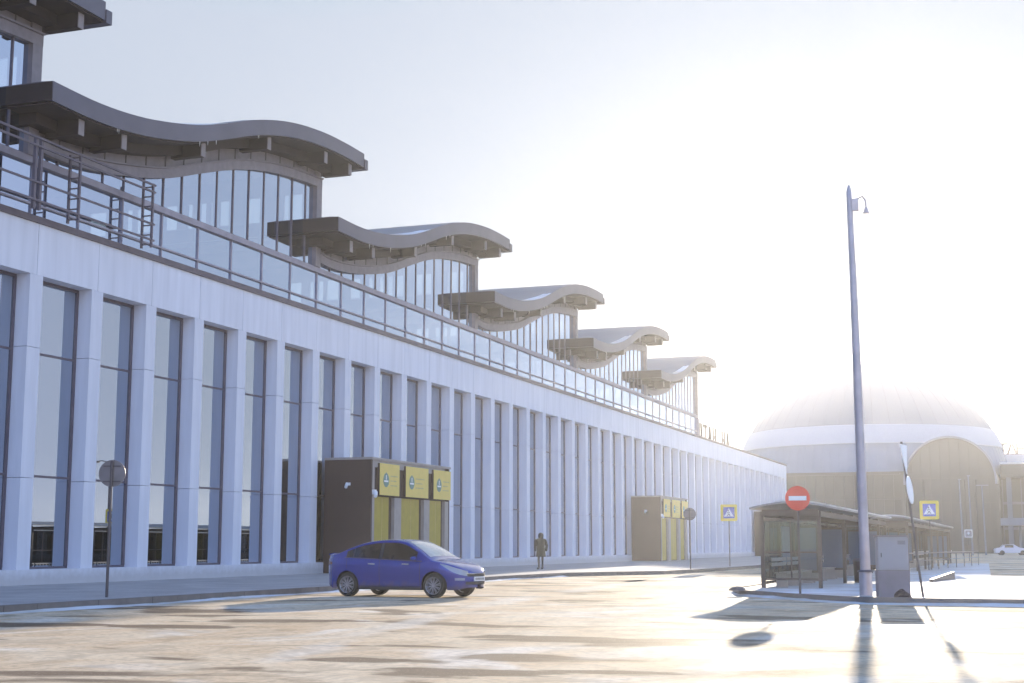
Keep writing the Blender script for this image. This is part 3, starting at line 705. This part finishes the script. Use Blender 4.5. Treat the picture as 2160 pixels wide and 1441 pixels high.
# crossing signs
def crossing(loc, h, label, rz):
    T = thing('crossing_sign', loc, label, 'sign', rz=rz, group='pedestrian crossing signs')
    b = MB(); post(b, h + .4, .032); b.build('post', m_dpole, T, local=True)
    s = .46; k = .05
    sq = [(-s + k, h - s), (s - k, h - s), (s, h - s + k), (s, h + s - k), (s - k, h + s), (-s + k, h + s), (-s, h + s - k), (-s, h - s + k)]
    b = MB(); b.prism(sq, -.062, -.040, 'y'); p = b.build('yellow_board', m_signy, T, local=True)
    q = .31; b = MB(); b.box(-q, q, -.068, -.0625, h - q, h + q); pb = b.build('blue_square', m_blue, p, local=True)
    b = MB(); b.prism([(-.27, h - .21), (.27, h - .21), (0, h + .25)], -.073, -.0685, 'y'); b.build('white_triangle', m_signw, pb, local=True)
    b = MB()
    b.prism([(-.03 + .035 * math.cos(t), h + .13 + .035 * math.sin(t)) for t in [2 * math.pi * i / 12 for i in range(12)]], -.078, -.0735, 'y')
    for a, c, w in (((-.03, .09), (-.01, -.05), .055), ((-.01, -.05), (-.09, -.18), .035), ((-.01, -.05), (.07, -.18), .035), ((-.03, .06), (-.10, -.03), .026), ((-.03, .06), (.05, -.01), .026)):
        b.bar((a[0], -.0758, h + a[1]), (c[0], -.0758, h + c[1]), .0045, w)
    b.build('walking_figure', m_black, pb, local=True)
    return T
crossing((-15.67, 79.1, KH), 2.95, 'yellow bordered crossing sign standing before the white facade', R(12))
crossing((-4.60, 73.8, .12), 2.92, 'yellow bordered crossing sign against the dark domed hall', R(3))
# no-entry sign
T = thing('no_entry_sign', (-5.32, 35.5, .12), 'round red no entry sign above the near end of the bus shelter', 'sign', rz=R(8))
b = MB(); post(b, 2.62, .03); b.build('post', m_dpole, T, local=True)
b = MB(); disc(b, (0, -.05, 2.34), .30, .012); p = b.build('sign_plate', m_red, T, local=True)
b = MB(); b.box(-.215, .215, -.069, -.0625, 2.285, 2.395); b.build('white_bar', m_signw, p, local=True)
# leaning pole with two plates seen edge-on
T = thing('leaning_sign', (-2.38, 34.75, .12), 'dark leaning pole with two white sign plates seen almost edge-on, right of the cabinet', 'sign')
b = MB(); b.tube([(0, 0, 0), (-.10, 0, .9), (-.36, .02, 3.62)], .028, 10); b.build('post', m_dpole, T, local=True)
def edge_plate(shape, c, ang, mat, name):
    u = Vector((math.cos(ang), math.sin(ang), 0)); nn = Vector((-u.y, u.x, 0)) * .012; w = Vector((-.095, 0, .995))
    P = [Vector(c) + u * a + w * bb for a, bb in shape]; n = len(P); b = MB()
    b.add([p - nn for p in P] + [p + nn for p in P], [tuple(range(n))[::-1], tuple(range(n, 2 * n))] + [(i, (i + 1) % n, n + (i + 1) % n, n + i) for i in range(n)])
    return b.build(name, mat, T, local=True)
edge_plate([(.36, .35), (-.36, .35), (0, -.35)], (-.29, -.05, 3.2), R(82), m_signw, 'triangular_plate')
edge_plate([(.33 * math.cos(t), .33 * math.sin(t)) for t in [2 * math.pi * i / 28 for i in range(28)]], (-.20, -.05, 2.48), R(84), m_signw, 'round_plate')
# distant square sign
T = thing('parking_sign', (-4.76, 125.8, 0), 'small pale square sign on a thin pole before the arched entrance', 'sign')
b = MB(); post(b, 2.6, .04); b.build('post', m_dpole, T, local=True)
b = MB(); b.box(-.32, .32, -.07, -.04, 1.95, 2.6); p = b.build('sign_plate', m_signw, T, local=True)
b = MB(); b.box(-.25, .25, -.076, -.071, 2.02, 2.53); b.build('dark_field', m_galv, p, local=True)
b = MB(); disc(b, (0, -.079, 2.3), .12, .002, 16); b.build('symbol', m_signw, p, local=True)
# fallen board on the snow
FB = thing('fallen_board', (-2.75, 50.3, .125), 'long dark board lying propped on the bright snow of the island', 'board')
b = MB(); b.add([(-.40, -1.2, 0), (-.28, -1.25, 0), (-.28, -1.25, .09), (-.40, -1.2, .09), (.10, 3.2, .0), (.20, 3.15, 0), (.20, 3.15, .26), (.10, 3.2, .26)],
  [(0, 1, 2, 3), (4, 7, 6, 5), (0, 4, 5, 1), (1, 5, 6, 2), (2, 6, 7, 3), (3, 7, 4, 0)]); b.build('plank', m_dpole, FB, local=True)
# low railing
RL = thing('guard_rail', (-5.0, 70, .12), 'low metal guard rail running behind the leaning pole', 'railing')
b = MB()
for i in range(9): b.tube([(-5.2 + .28 * i, 66 + 3.2 * i, .12), (-5.2 + .28 * i, 66 + 3.2 * i, .95)], .03, 6)
b.build('rail_post', m_dpole, RL)
b = MB(); b.tube([(-5.2, 66, .95), (-2.96, 91.6, .95)], .035, 6); b.tube([(-5.2, 66, .6), (-2.96, 91.6, .6)], .02, 6); b.build('handrail', m_galv, RL)
# far tall poles before the hall
for i, (x, y, h, lab) in enumerate(((-7.9, 190, 9.6, 'tall thin pole left of the pair before the arch'), (-7.0, 196, 10.3, 'tall thin pole right of the pair before the arch'), (-5.6, 205, 9.4, 'tall lamp pole with a short crossarm nearest the annex'))):
    T = thing('lamp_pole', (x, y, 0), lab, 'pole', group='tall thin poles before the domed hall')
    b = MB(); b.tube([(0, 0, 0), (-.15, 0, h)], [.12, .07], 8); b.build('pole', m_dome, T, local=True)
    b = MB(); b.bar((-.9 if i == 2 else -.3, 0, h), (.7 if i == 2 else .1, 0, h), .12, .1); b.build('lamp_head', m_dome, T, local=True)

# ------------------------------------------------------------------ bus shelters
def shelter(x0, x1, y0, y1, z, label, posters):
    T = thing('bus_shelter', ((x0 + x1) / 2, y0, .125), label, 'shelter', group='bus shelters on the traffic island')
    n = max(2, round((y1 - y0) / 2.75)); dy = (y1 - y0) / n; xm = (x0 + x1) / 2
    # roof: barrel section in ribs
    def sec(yy, zz=0):
        return [(x0 - .30 + (x1 - x0 + .55) * t, yy, z - .06 + .26 * math.sin(math.pi * (.12 + .70 * t)) + zz) for t in [i / 12 for i in range(13)]]
    b = MB(); m = n * 2
    for i in range(m):
        b.slab([sec(y0 - .35 + (y1 - y0 + .7) * i / m), sec(y0 - .35 + (y1 - y0 + .7) * (i + 1) / m - .03)], (0, 0, -.05))
    rf = b.build('roof', m_shroof, T, smooth=True)
    b = MB(); b.slab([sec(y0 - .33, .01)[4:], sec(y1 + .3, .01)[4:]], (0, 0, .035)); b.build('roof_snow', m_snow, rf, smooth=True)
    b = MB()
    for x in (x0, x1): b.box(x - .05, x + .05, y0, y1, z - .22, z - .07)
    for i in range(n + 1): b.box(x0, x1, y0 + dy * i - .04, y0 + dy * i + .04, z - .20, z - .02 + .0)
    b.build('roof_beam', m_shel, T)
    for i in range(n + 1):
        yy = y0 + dy * i
        for x, r in ((x0, .055), (x1, .05)):
            if x == x1 and i % 2 and i != n: continue
            b = MB(); b.box(x - r, x + r, yy - r, yy + r, .125, z - .2); b.build('post', m_shel, T)
    for i in range(n):
        a, c = y0 + dy * i + .06, y0 + dy * (i + 1) - .06
        b = MB()
        for zz in (.36, 1.02, z - .32): b.box(x0 - .02, x0 + .02, a, c, zz, zz + .045)
        for k in (1, 2): b.box(x0 - .018, x0 + .018, a + (c - a) * k / 3 - .015, a + (c - a) * k / 3 + .015, .40, z - .32)
        for k in range(10): b.box(x0 - .012, x0 + .012, a + (c - a) * k / 10 + .03, a + (c - a) * k / 10 + .17, .22, .30)
        wf = b.build('side_frame', m_shel, T)
        b = MB(); b.box(x0 - .006, x0 + .006, a, c, .40, z - .32); b.build('pane', m_shglass, wf)
        if i in posters:
            b = MB(); b.box(x0 + .03, x0 + .06, a + .25, a + 1.7, .75, z - .45); b.build('poster', posters[i], wf)
        if i % 2 == 0 or True:
            b = MB()
            for q in range(3): b.box(x0 + .28 + .13 * q, x0 + .38 + .13 * q, a + .1, c - .1, .52, .55)
            for yy in (a + .3, c - .3): b.box(x0 + .30, x0 + .62, yy - .025, yy + .025, .125, .52)
            for q in range(2): b.box(x0 + .20, x0 + .225, a + .1, c - .1, .72 + .14 * q, .82 + .14 * q)
            b.build('bench', m_bench, T)
    for yy, xa, xb in ((y0 + 2 * dy, x0 + .1, xm), (y1 - .35, x0 + .1, x1 - .1), (y0 + 4 * dy + .1, x0 + .1, xm + .2)):  # opaque panels added to keep sunlight off the ground under the roof
        b = MB(); b.box(xa, xb, yy - .08, yy + .08, .45, z - .4); pb = b.build('added_shade_panel', m_shel, T)
        b = MB(); b.box(xa + .06, xb - .06, yy - .09, yy - .082, .52, z - .47); b.build('poster', m_domeg, pb)  # face sheet of the added panel
    # near end screen
    for yy in (y0, y1):
        b = MB(); b.box(x0 + .06, x1 - .06, yy - .02, yy + .02, .34, .40); b.box(x0 + .06, x1 - .06, yy - .02, yy + .02, 1.1, 1.14); b.box(x0 + .06, x1 - .06, yy - .02, yy + .02, z - .34, z - .28)
        b.box(xm - .02, xm + .02, yy - .02, yy + .02, .4, z - .34)
        ef = b.build('end_frame', m_shel, T); b = MB(); b.box(x0 + .06, x1 - .06, yy - .005, yy + .005, .40, z - .34); b.build('pane', m_shglass, ef)
    return T
shelter(-7.15, -5.55, 40.9, 60.5, 2.34, 'nearest long glass bus shelter with benches, below the red no entry sign', {1: m_domeg, 3: m_domeg, 4: m_poster})
shelter(-6.5, -4.95, 64, 99, 2.38, 'farther glass bus shelter behind the grey cabinet with snow along its roof', {1: m_poster})
b = MB(); 
BN = thing('litter_bin', (-5.1, 47.5, .125), 'small dark litter bin beside the near bus shelter', 'bin')
b.tube([(-5.2, 47.5, .125), (-5.2, 47.5, .8)], [.17, .2], 14); b.build('body', m_shel, BN, smooth=True)
b = MB(); b.lathe([(.21, 0), (.21, .05), (.14, .10), (.001, .11)], (-5.2, 47.5, .80), 14); b.build('lid', m_galv, BN)

# ------------------------------------------------------------------ cars
def sm(a, b, x):
    t = max(0, min(1, (x - a) / (b - a))); return t * t * (3 - 2 * t)
TOP = [(-2.17, .62), (-2.14, .95), (-2.08, 1.085), (-1.95, 1.115), (-1.76, 1.120), (-1.58, 1.155), (-1.2, 1.30), (-.85, 1.405), (-.45, 1.462), (-.1, 1.475), (.2, 1.462), (.45, 1.405), (.8, 1.235), (1.1, 1.055), (1.27, .975), (1.5, .925), (1.8, .84), (2.0, .755), (2.12, .66), (2.17, .58)]
BELT = [(-2.17, .58), (-2.1, .88), (-1.9, .985), (-1.5, .99), (-.8, .965), (0, .93), (.8, .90), (1.15, .89), (1.5, .85), (1.8, .765), (2.0, .68), (2.17, .52)]
WR, RA = .31, .355     # wheel radius, arch radius
AXF, AXR = 1.32, -1.28
def halfw(x):
    a = abs(x); return .862 * (1 - min(1, (a / 2.185)) ** (6.5 if x > 0 else 7.5)) ** (1 / 2.2)
def zlow(x):
    z = .20 + .06 * sm(1.85, 2.15, x) + .13 * sm(1.7, 2.15, -x)
    for c in (AXF, AXR):
        d = abs(x - c)
        if d < RA: z = max(z, WR + math.sqrt(RA * RA - d * d))
    return z
def side_y(x, z):
    zb = lerp_tab(BELT, x); w = halfw(x)
    if z <= zb:
        t = (z - .20) / max(.1, zb - .20)
        f = 1 - .055 * (1 - t) ** 3 - .035 * max(0, t - .55) ** 2 / .2 + .010 * math.exp(-((t - .80) / .07) ** 2) - .012 * math.exp(-((t - .30) / .14) ** 2)
        return w * f
    return side_y(x, zb) - (z - zb) * .42 - .012
def section(x):
    zl, zb, zt = zlow(x), lerp_tab(BELT, x), lerp_tab(TOP, x)
    zl = min(zl, zb - .03); ze = max(zb + .004, zt - .055 - .0 * x); 
    if zt - zb < .12: ze = zb + .25 * (zt - zb)
    P = []
    for i in range(15): z = zl + (zb - zl) * i / 14; P.append((side_y(x, z), z))
    for i in range(1, 9): z = zb + (ze - zb) * i / 8; P.append((side_y(x, z), z))
    ye, z0 = P[-1]
    for i in range(1, 10):
        t = i / 9 * math.pi / 2; P.append((ye * math.cos(t) ** .9 if i < 9 else 0, z0 + (zt - z0) * (math.sin(t) ** .75)))
    return P
def make_car(name, loc, rz, paint, label, dirt=False):
    T = thing(name, loc, label, 'car', rz=rz)
    xs = []
    x = -2.183
    xs = sorted(set([-2.183, -2.178, -2.165, -2.14, -2.1, 2.183, 2.178, 2.165, 2.14, 2.1] + [round(-2.05 + .05 * i, 3) for i in range(83)] + [c + s * RA * k for c in (AXF, AXR) for s in (-1, 1) for k in (1.0, .995, .97, .92, .85, .75, .6, .4, .2)]))
    b = MB(); secs = [section(x) for x in xs]
    for sgn in (1, -1): b.grid([[(x, sgn * y, z) for y, z in sc] for x, sc in zip(xs, secs)])
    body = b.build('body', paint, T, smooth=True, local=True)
    me = body.data; bm = bmesh.new(); bm.from_mesh(me); bmesh.ops.remove_doubles(bm, verts=bm.verts, dist=.0008)
    bmesh.ops.recalc_face_normals(bm, faces=bm.faces); bm.to_mesh(me); bm.free()
    for p in me.polygons: p.use_smooth = True
    # underbody + wells
    b = MB(); b.box(-1.85, AXR - RA - .0, -.55, .55, .24, .55); b.box(AXR + RA, AXF - RA, -.78, .78, .19, .55); b.box(AXF + RA, 1.85, -.5, .5, .25, .5)
    b.box(-1.7, 1.75, -.56, .56, .26, .62); b.build('underbody', m_well, T, local=True)
    b = MB()
    for c in (AXF, AXR):
        for sg in (1, -1): b.lathe([(RA + .005, sg * .56), (RA + .005, sg * .80)], (c, 0, WR), 24, a0=0, a1=math.pi, ax='y'); b.box(c - RA, c + RA, min(sg * .55, sg * .56), max(sg * .55, sg * .56), .3, .66)
    b.build('wheel_arch_liner', m_well, T, local=True)
    # side glass
    def strip(x0, x1, ftop, fbot, off, n=28, sg=1, m=6):
        rows = []
        for i in range(n + 1):
            x = x0 + (x1 - x0) * i / n; zt, zb = ftop(x), fbot(x); zt = max(zt, zb + .002)
            rows.append([(x, sg * (side_y(x, zb + (zt - zb) * j / m) + off), zb + (zt - zb) * j / m) for j in range(m + 1)])
        return rows
    gt = lambda x: min(lerp_tab(TOP, x) - .095, lerp_tab(TOP, x) - .095)
    gb = lambda x: lerp_tab(BELT, x) + .035
    for sg in (-1, 1):
        for (a, c, nm) in ((-1.33, -1.13, 'quarter_window'), (-1.09, -.32, 'rear_door_window'), (-.24, .80, 'front_door_window')):
            b = MB(); b.grid(strip(a, c, gt, gb, .006, sg=sg)); b.build(nm, m_cglass, T, smooth=True, local=True)
        # trim under glass, pillar
        b = MB(); b.grid(strip(-1.38, .98, lambda x: gb(x) - .004, lambda x: gb(x) - .026, .010, sg=sg, m=1)); b.build('window_trim', m_chrome if False else m_plastic, T, local=True)
        b = MB(); b.grid(strip(-.315, -.245, gt, gb, .007, sg=sg, n=2)); b.grid(strip(-1.125, -1.095, gt, gb, .007, sg=sg, n=2)); b.build('pillar_trim', m_plastic, T, local=True)
        # door seams
        b = MB()
        for x in (-.28, .93): b.grid(strip(x - .006, x + .006, lambda q: lerp_tab(BELT, q), lambda q: .27, .003, sg=sg, n=1, m=14))
        b.grid(strip(-1.30, -1.288, lambda q: lerp_tab(BELT, q), lambda q: .72, .003, sg=sg, n=1, m=8))
        b.grid(strip(-.92, .93, lambda q: .285, lambda q: .275, .003, sg=sg, n=20, m=1))
        b.build('door_seam', m_well, T, local=True)
        b = MB(); b.grid(strip(AXR + RA + .02, AXF - RA - .02, lambda q: .262, lambda q: .19, .008, sg=sg, n=20, m=2)); b.build('sill', m_plastic, T, local=True)
        for x in (-.42, .62 - .02):
            x = x - .0
            yy = side_y(x, .86)
            b = MB(); b.bar((x - .17 - .02, sg * (yy + .028), .845), (x + .02, sg * (yy + .030), .84), .022, .032); b.bar((x - .17, sg * yy * .99, .845), (x - .17, sg * (yy + .03), .845), .03); b.bar((x, sg * yy * .99, .84), (x, sg * (yy + .03), .84), .03)
            b.build('door_handle', m_chrome, T, local=True)
        # mirror
        b = MB(); my = side_y(.72, .95)
        rows = []
        for i in range(9):
            th = math.pi * i / 8; rows.append([(.78 + .085 * math.cos(th) , sg * (my + .115 + .105 * math.sin(th) * math.cos(ph)), .985 + .062 * math.sin(th) * math.sin(ph)) for ph in [2 * math.pi * k / 12 for k in range(13)]])
        b.grid(rows); b.bar((.80, sg * (my - .03), .93), (.79, sg * (my + .08), .955), .05, .03); b.build('side_mirror', paint, T, smooth=True, local=True)
        # headlight
        b = MB(); rows = []
        for i in range(13):
            t = i / 12; x = 1.50 + .60 * t; zt = .862 - .19 * t ** 1.25; zb = zt - .012 - .125 * math.sin(math.pi * min(1, t * .62 + .02)) 
            rows.append([(x, sg * (side_y(x, min(z, lerp_tab(BELT, x))) + .007), z) for z in [zb + (zt - zb) * j / 4 for j in range(5)]])
        b.grid(rows); b.build('headlight', m_lamp, T, smooth=True, local=True)
        b = MB(); b.grid(strip(1.87, 2.06, lambda q: .50, lambda q: .44, .008, sg=sg, n=6, m=2)); b.build('fog_lamp', m_lamp, T, local=True)
        b = MB(); b.grid(strip(-2.13, -1.80, lambda q: .93 - .05 * sm(-2.1, -1.8, q), lambda q: .80 + .03 * sm(-2.1, -1.8, q), .007, sg=sg, n=8, m=3)); b.build('taillight', m_tail, T, local=True)
    # windshield / rear glass
    def cross(x, y, off):
        P = section(x); zz = P[0][1]
        for (ya, za), (yb, zb) in zip(P[14:], P[15:]):
            if yb <= y <= ya + 1e-9:
                t = (ya - y) / max(1e-6, ya - yb); zz = za + (zb - za) * t; return zz + off
        return P[-1][1] + off
    def pane_(x0, x1, w0, w1, off, nm, mt):
        rows = []
        for i in range(15):
            x = x0 + (x1 - x0) * i / 14; w = w0 + (w1 - w0) * i / 14; rows.append([(x, -w + 2 * w * j / 16, cross(x, abs(-w + 2 * w * j / 16), off)) for j in range(17)])
        b = MB(); b.grid(rows); return b.build(nm, mt, T, smooth=True, local=True)
    pane_(.40, 1.13, .50, .66, .006, 'windshield', m_cglass2); pane_(-1.50, -.98, .60, .50, .006, 'rear_window', m_cglass)
    # trunk lip, front fascia
    b = MB(); b.slab([[(-2.085, -.50 + 1.0 * j / 8, 1.09) for j in range(9)], [(-1.93, -.52 + 1.04 * j / 8, 1.116) for j in range(9)]], (0, 0, -.03)); b.build('spoiler', paint, T, local=True)
    def front(y0, y1, z0, z1, off, nm, mt, n=12):
        rows = []
        for i in range(n + 1):
            y = y0 + (y1 - y0) * i / n
            rr = []
            for z in (z0, (z0 + z1) / 2, z1):
                lo, hi = 1.2, 2.1835
                for _ in range(24):
                    mid = (lo + hi) / 2
                    if side_y(mid, min(z, lerp_tab(BELT, mid))) > abs(y): lo = mid
                    else: hi = mid
                rr.append((lo + off, y, z))
            rows.append(rr)
        b = MB(); b.grid(rows); return b.build(nm, mt, T, smooth=True, local=True)
    front(-.46, .46, .535, .60, .010, 'grille', m_black); front(-.50, .50, .335, .41, .010, 'lower_intake', m_plastic)
    front(-.50, .50, .600, .612, .014, 'grille_trim', m_chrome)
    b = MB(); b.box(2.175, 2.20, -.26, .26, .42, .53); np_ = b.build('number_plate', m_signw, T, local=True)
    b = MB()
    for k in range(7): b.box(2.20, 2.203, -.22 + .065 * k, -.185 + .065 * k, .445, .505)
    b.build('plate_characters', m_black, np_, local=True)
    # wheels
    for c in (AXF, AXR):
        for sg in (-1, 1):
            b = MB(); b.lathe([(.205, .66 * sg), (.285, .655 * sg), (.31, .675 * sg), (.31, .80 * sg), (.295, .835 * sg), (.225, .842 * sg), (.205, .83 * sg)], (c, 0, WR), 36, ax='y')
            ty = b.build('wheel', m_tyre, T, smooth=True, local=True)
            b = MB(); b.lathe([(.207, .70 * sg), (.207, .835 * sg), (.218, .848 * sg), (.222, .840 * sg)], (c, 0, WR), 36, ax='y')
            b.lathe([(.001, .835 * sg), (.035, .835 * sg), (.045, .815 * sg)], (c, 0, WR), 16, ax='y')
            for k in range(10):
                a = 2 * math.pi * k / 10 + .2
                for da in (-.11, .11):
                    p0 = (c + .03 * math.cos(a), .822 * sg, WR + .03 * math.sin(a)); p1 = (c + .208 * math.cos(a + da), .832 * sg, WR + .208 * math.sin(a + da)); b.bar(p0, p1, .014, .017)
            b.build('rim', m_rim, ty, local=True)
            b = MB(); b.lathe([(.001, .74 * sg), (.20, .74 * sg)], (c, 0, WR), 24, ax='y'); b.build('brake_disc', m_well, ty, local=True)
    return T
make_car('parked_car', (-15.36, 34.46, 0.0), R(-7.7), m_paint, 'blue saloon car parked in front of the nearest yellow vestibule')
def far_car(loc, rz, paint, label):
    T = thing('parked_car', loc, label, 'car', rz=rz, group='distant cars by the domed hall')
    b = MB(); prof = [(-2.1, .3), (-2.15, .8), (-1.9, .95), (-1.4, 1.0), (-1.0, 1.38), (.2, 1.42), (.9, 1.0), (1.9, .85), (2.15, .6), (2.15, .3)]
    rows = [[(x, y * (1 if z < 1.1 else .8), z) for x, z in prof] for y in (-.85, -.6, .6, .85)]
    b.prism(prof, -.8, .8, 'y'); b.build('body', paint, T, local=True)
    b = MB()
    for sg in (-1, 1): b.box(-.95, .15, min(sg * .79, sg * .806), max(sg * .79, sg * .806), 1.0, 1.32)
    b.build('side_window', m_cglass, T, local=True)
    for x in (-1.3, 1.3):
        for sg in (-1, 1): b = MB(); b.lathe([(.001, sg * .62), (.32, sg * .62), (.32, sg * .83), (.001, sg * .83)], (x, 0, .32), 18, ax='y'); b.build('wheel', m_tyre, T, local=True)
    for sg in (-1, 1): b = MB(); b.box(2.10, 2.165, min(sg * .5, sg * .75), max(sg * .5, sg * .75), .6, .74); b.build('headlight', m_signw, T, local=True)
    return T
far_car((-2.3, 201, 0), R(10), m_paintw, 'white car parked under the canopy at the right edge')
far_car((1.6, 206, 0), R(-170), m_paintw, 'second white car, cut off by the right edge of the photo')
far_car((-10.9, 175, 0), R(-18), m_paintd, 'dark blue car with pale sides waiting behind the guard rail')

# ------------------------------------------------------------------ people
def skin_body(name, joints, edges, mat, parent, sub=2):
    me = bpy.data.meshes.new(name); names = list(joints); idx = {n: i for i, n in enumerate(names)}
    me.from_pydata([joints[n][0] for n in names], [(idx[a], idx[b]) for a, b in edges], [])
    o = bpy.data.objects.new(name, me); COL.objects.link(o); md = o.modifiers.new('s', 'SKIN')
    for n in names:
        r = joints[n][1]; me.skin_vertices[0].data[idx[n]].radius = r if isinstance(r, tuple) else (r, r)
    me.skin_vertices[0].data[0].use_root = True
    sb = o.modifiers.new('u', 'SUBSURF'); sb.levels = sub; sb.render_levels = sub; md.use_smooth_shade = True
    dg = bpy.context.evaluated_depsgraph_get(); dg.update(); nm = bpy.data.meshes.new_from_object(o.evaluated_get(dg)); o.modifiers.clear(); old = o.data; o.data = nm; bpy.data.meshes.remove(old)
    nm.materials.clear(); nm.materials.append(mat)
    for p in nm.polygons: p.use_smooth = True
    o.parent = parent; return o
PR = thing('person', (-22.6, 66.9, KH), 'person in a long dark hooded coat walking away along the facade', 'person', rz=R(5))
J = {'pelvis': ((0, 0, .93), (.13, .11)), 'waist': ((0, -.01, 1.10), (.135, .11)), 'chest': ((0, -.02, 1.33), (.165, .125)), 'neck': ((0, 0, 1.49), .06), 'head0': ((0, .02, 1.58), .082), 'head1': ((0, .02, 1.68), .085),
     'shl': ((-.185, 0, 1.42), .07), 'ell': ((-.27, .03, 1.16), .052), 'wrl': ((-.27, -.06, .93), .036), 'hal': ((-.265, -.085, .86), .034),
     'shr': ((.185, 0, 1.42), .07), 'elr': ((.26, .05, 1.16), .052), 'wrr': ((.265, .02, .93), .036), 'har': ((.262, 0, .86), .034),
     'hl': ((-.095, 0, .86), .09), 'kl': ((-.10, -.05, .50), .06), 'al': ((-.10, .03, .10), .042), 'tl': ((-.115, -.12, .045), .035),
     'hr': ((.095, 0, .86), .09), 'kr': ((.10, -.09, .50), .06), 'ar': ((.10, -.05, .10), .042), 'tr': ((.115, -.20, .045), .035)}
E_ = [('pelvis', 'waist'), ('waist', 'chest'), ('chest', 'neck'), ('neck', 'head0'), ('head0', 'head1'), ('chest', 'shl'), ('shl', 'ell'), ('ell', 'wrl'), ('wrl', 'hal'), ('chest', 'shr'), ('shr', 'elr'), ('elr', 'wrr'), ('wrr', 'har'),
      ('pelvis', 'hl'), ('hl', 'kl'), ('kl', 'al'), ('al', 'tl'), ('pelvis', 'hr'), ('hr', 'kr'), ('kr', 'ar'), ('ar', 'tr')]
skin_body('body', J, E_, m_trous, PR)
# coat: flared lofted shell, sleeves, hood
b = MB(); rows = []
for z, rx, ry in ((.60, .245, .19), (.75, .235, .185), (.95, .215, .17), (1.12, .20, .155), (1.30, .225, .165), (1.42, .235, .15), (1.48, .15, .115), (1.52, .09, .09)):
    rows.append([(rx * math.cos(a) * (1 + .03 * math.sin(5 * a)), ry * math.sin(a) - .01, z) for a in [2 * math.pi * k / 24 for k in range(25)]])
b.grid(rows)
for sg in (-1, 1):
    b.tube([(sg * .19, 0, 1.43), (sg * .245, .02, 1.30), (sg * .29, .04, 1.14), (sg * .28, -.03, .90)], [.085, .08, .072, .058], 12)
b.build('coat', m_coat, PR, smooth=True, local=True)
b = MB(); b.lathe([(.075, -.16), (.125, -.10), (.135, 0), (.115, .09), (.06, .135), (.001, .145)], (0, .01, 1.63), 18); b.build('hood', m_hat, PR, smooth=True, local=True)
for sg, yy in ((-1, -.02), (1, -.10)):
    b = MB(); b.slab([[(sg * .10 - .045, yy + .07, .10), (sg * .10 + .045, yy + .07, .10)], [(sg * .11 - .05, yy - .10, .09), (sg * .11 + .05, yy - .10, .09)], [(sg * .115 - .04, yy - .19, .05), (sg * .115 + .04, yy - .19, .05)]], (0, 0, -.055)); b.build('shoe', m_black, PR, local=True)
def far_person(loc, mat, label, rz):
    T = thing('person', loc, label, 'person', rz=rz, group='distant people by the domed hall')
    j2 = dict(J); o = skin_body('body', j2, E_, mat, T, 1); return T
far_person((-12.4, 168, 0), M('red_jacket', (.45, .07, .04), .8), 'distant person in red standing left of the dark car', 0)
far_person((-9.2, 172, 0), M('pale_jacket', (.55, .50, .46), .8), 'distant person in pale clothes right of the dark car', 0.4)

# ------------------------------------------------------------------ things on the far side of the road, seen mirrored in the windows
def side_lamp(x, y, h, label, dbl):
    T = thing('street_lamp', (x, y, 0), label, 'street lamp', group='curved lamps mirrored in the lower windows')
    b = MB(); b.tube([(0, 0, 0), (0, 0, h - 1), (0, 0, h)], [.12, .09, .08], 10); b.build('pole', m_dpole, T, smooth=True, local=True)
    for sg in ((-1, 1) if dbl else (-1,)):
        b = MB(); b.tube([(0, 0, h), (sg * .3, 0, h + .45), (sg * 1.0, 0, h + .6), (sg * 1.9, 0, h + .5)], .05, 8); b.build('arm', m_dpole, T, local=True)
        b = MB(); b.box(sg * 1.7 - .35, sg * 1.7 + .35, -.15, .15, h + .40, h + .56); b.build('lamp_head', m_dpole, T, local=True)
for a in ((28, 119, 9.0, 'double curved lamp mirrored in the second left window', True), (34, 112, 11.5, 'taller lamp mirrored in the leftmost windows', False), (24, 146, 7.5, 'lamp mirrored in the fourth left window', False)):
    side_lamp(*a)
LB = thing('low_building', (33, 130, 0), 'low brown building with a snowy roof mirrored in the left windows', 'building')
b = MB(); b.box(30, 40, 96, 210, 0, 2.6); b.build('wall', m_brick, LB)
b = MB(); b.box(29.6, 40.4, 95.6, 210.4, 2.6, 2.95); b.build('roof', m_snow, LB)
for k in range(16): b = MB(); b.box(29.95, 29.99, 99 + 7 * k, 101.4 + 7 * k, .3, 2.2); b.build('window', m_wallg, LB)
b = MB(); q = random.Random(2)
for i in range(900):
    x = 95 + q.uniform(-8, 8); y = q.uniform(60, 420); h = q.uniform(3.6, 4.8) * (.9 + .1 * math.sin(y * .07))
    a = q.uniform(0, math.pi); w = q.uniform(1.6, 3.2)
    b.add([(x - w * math.cos(a), y - w * math.sin(a), 0), (x + w * math.cos(a), y + w * math.sin(a), 0), (x + .4 * w, y + .3 * w, h * .8), (x, y, h), (x - .5 * w, y, h * .7)], [(0, 1, 2, 3, 4)])
tag(b.build('tree_line', m_twig), 'bare far tree line mirrored low in the windows', 'trees', kind='stuff')

# ------------------------------------------------------------------ haze
b = MB(); b.box(-1000, 1000, -400, 1500, -1.0, 44.0)
hz = b.build('haze', None if False else m_joint); hz.data.materials.clear()
hm = bpy.data.materials.new('haze_air'); hm.use_nodes = True; t = hm.node_tree; t.nodes.clear()
o_ = t.nodes.new('ShaderNodeOutputMaterial'); pv = t.nodes.new('ShaderNodeVolumePrincipled')
pv.inputs['Color'].default_value = (0.92, 0.94, 1.0, 1); pv.inputs['Density'].default_value = 0.00034; pv.inputs['Anisotropy'].default_value = 0.73
t.links.new(pv.outputs[0], o_.inputs['Volume']); hz.data.materials.append(hm)
tag(hz, kind='stuff', label='thin bright winter haze filling the air', cat='haze')
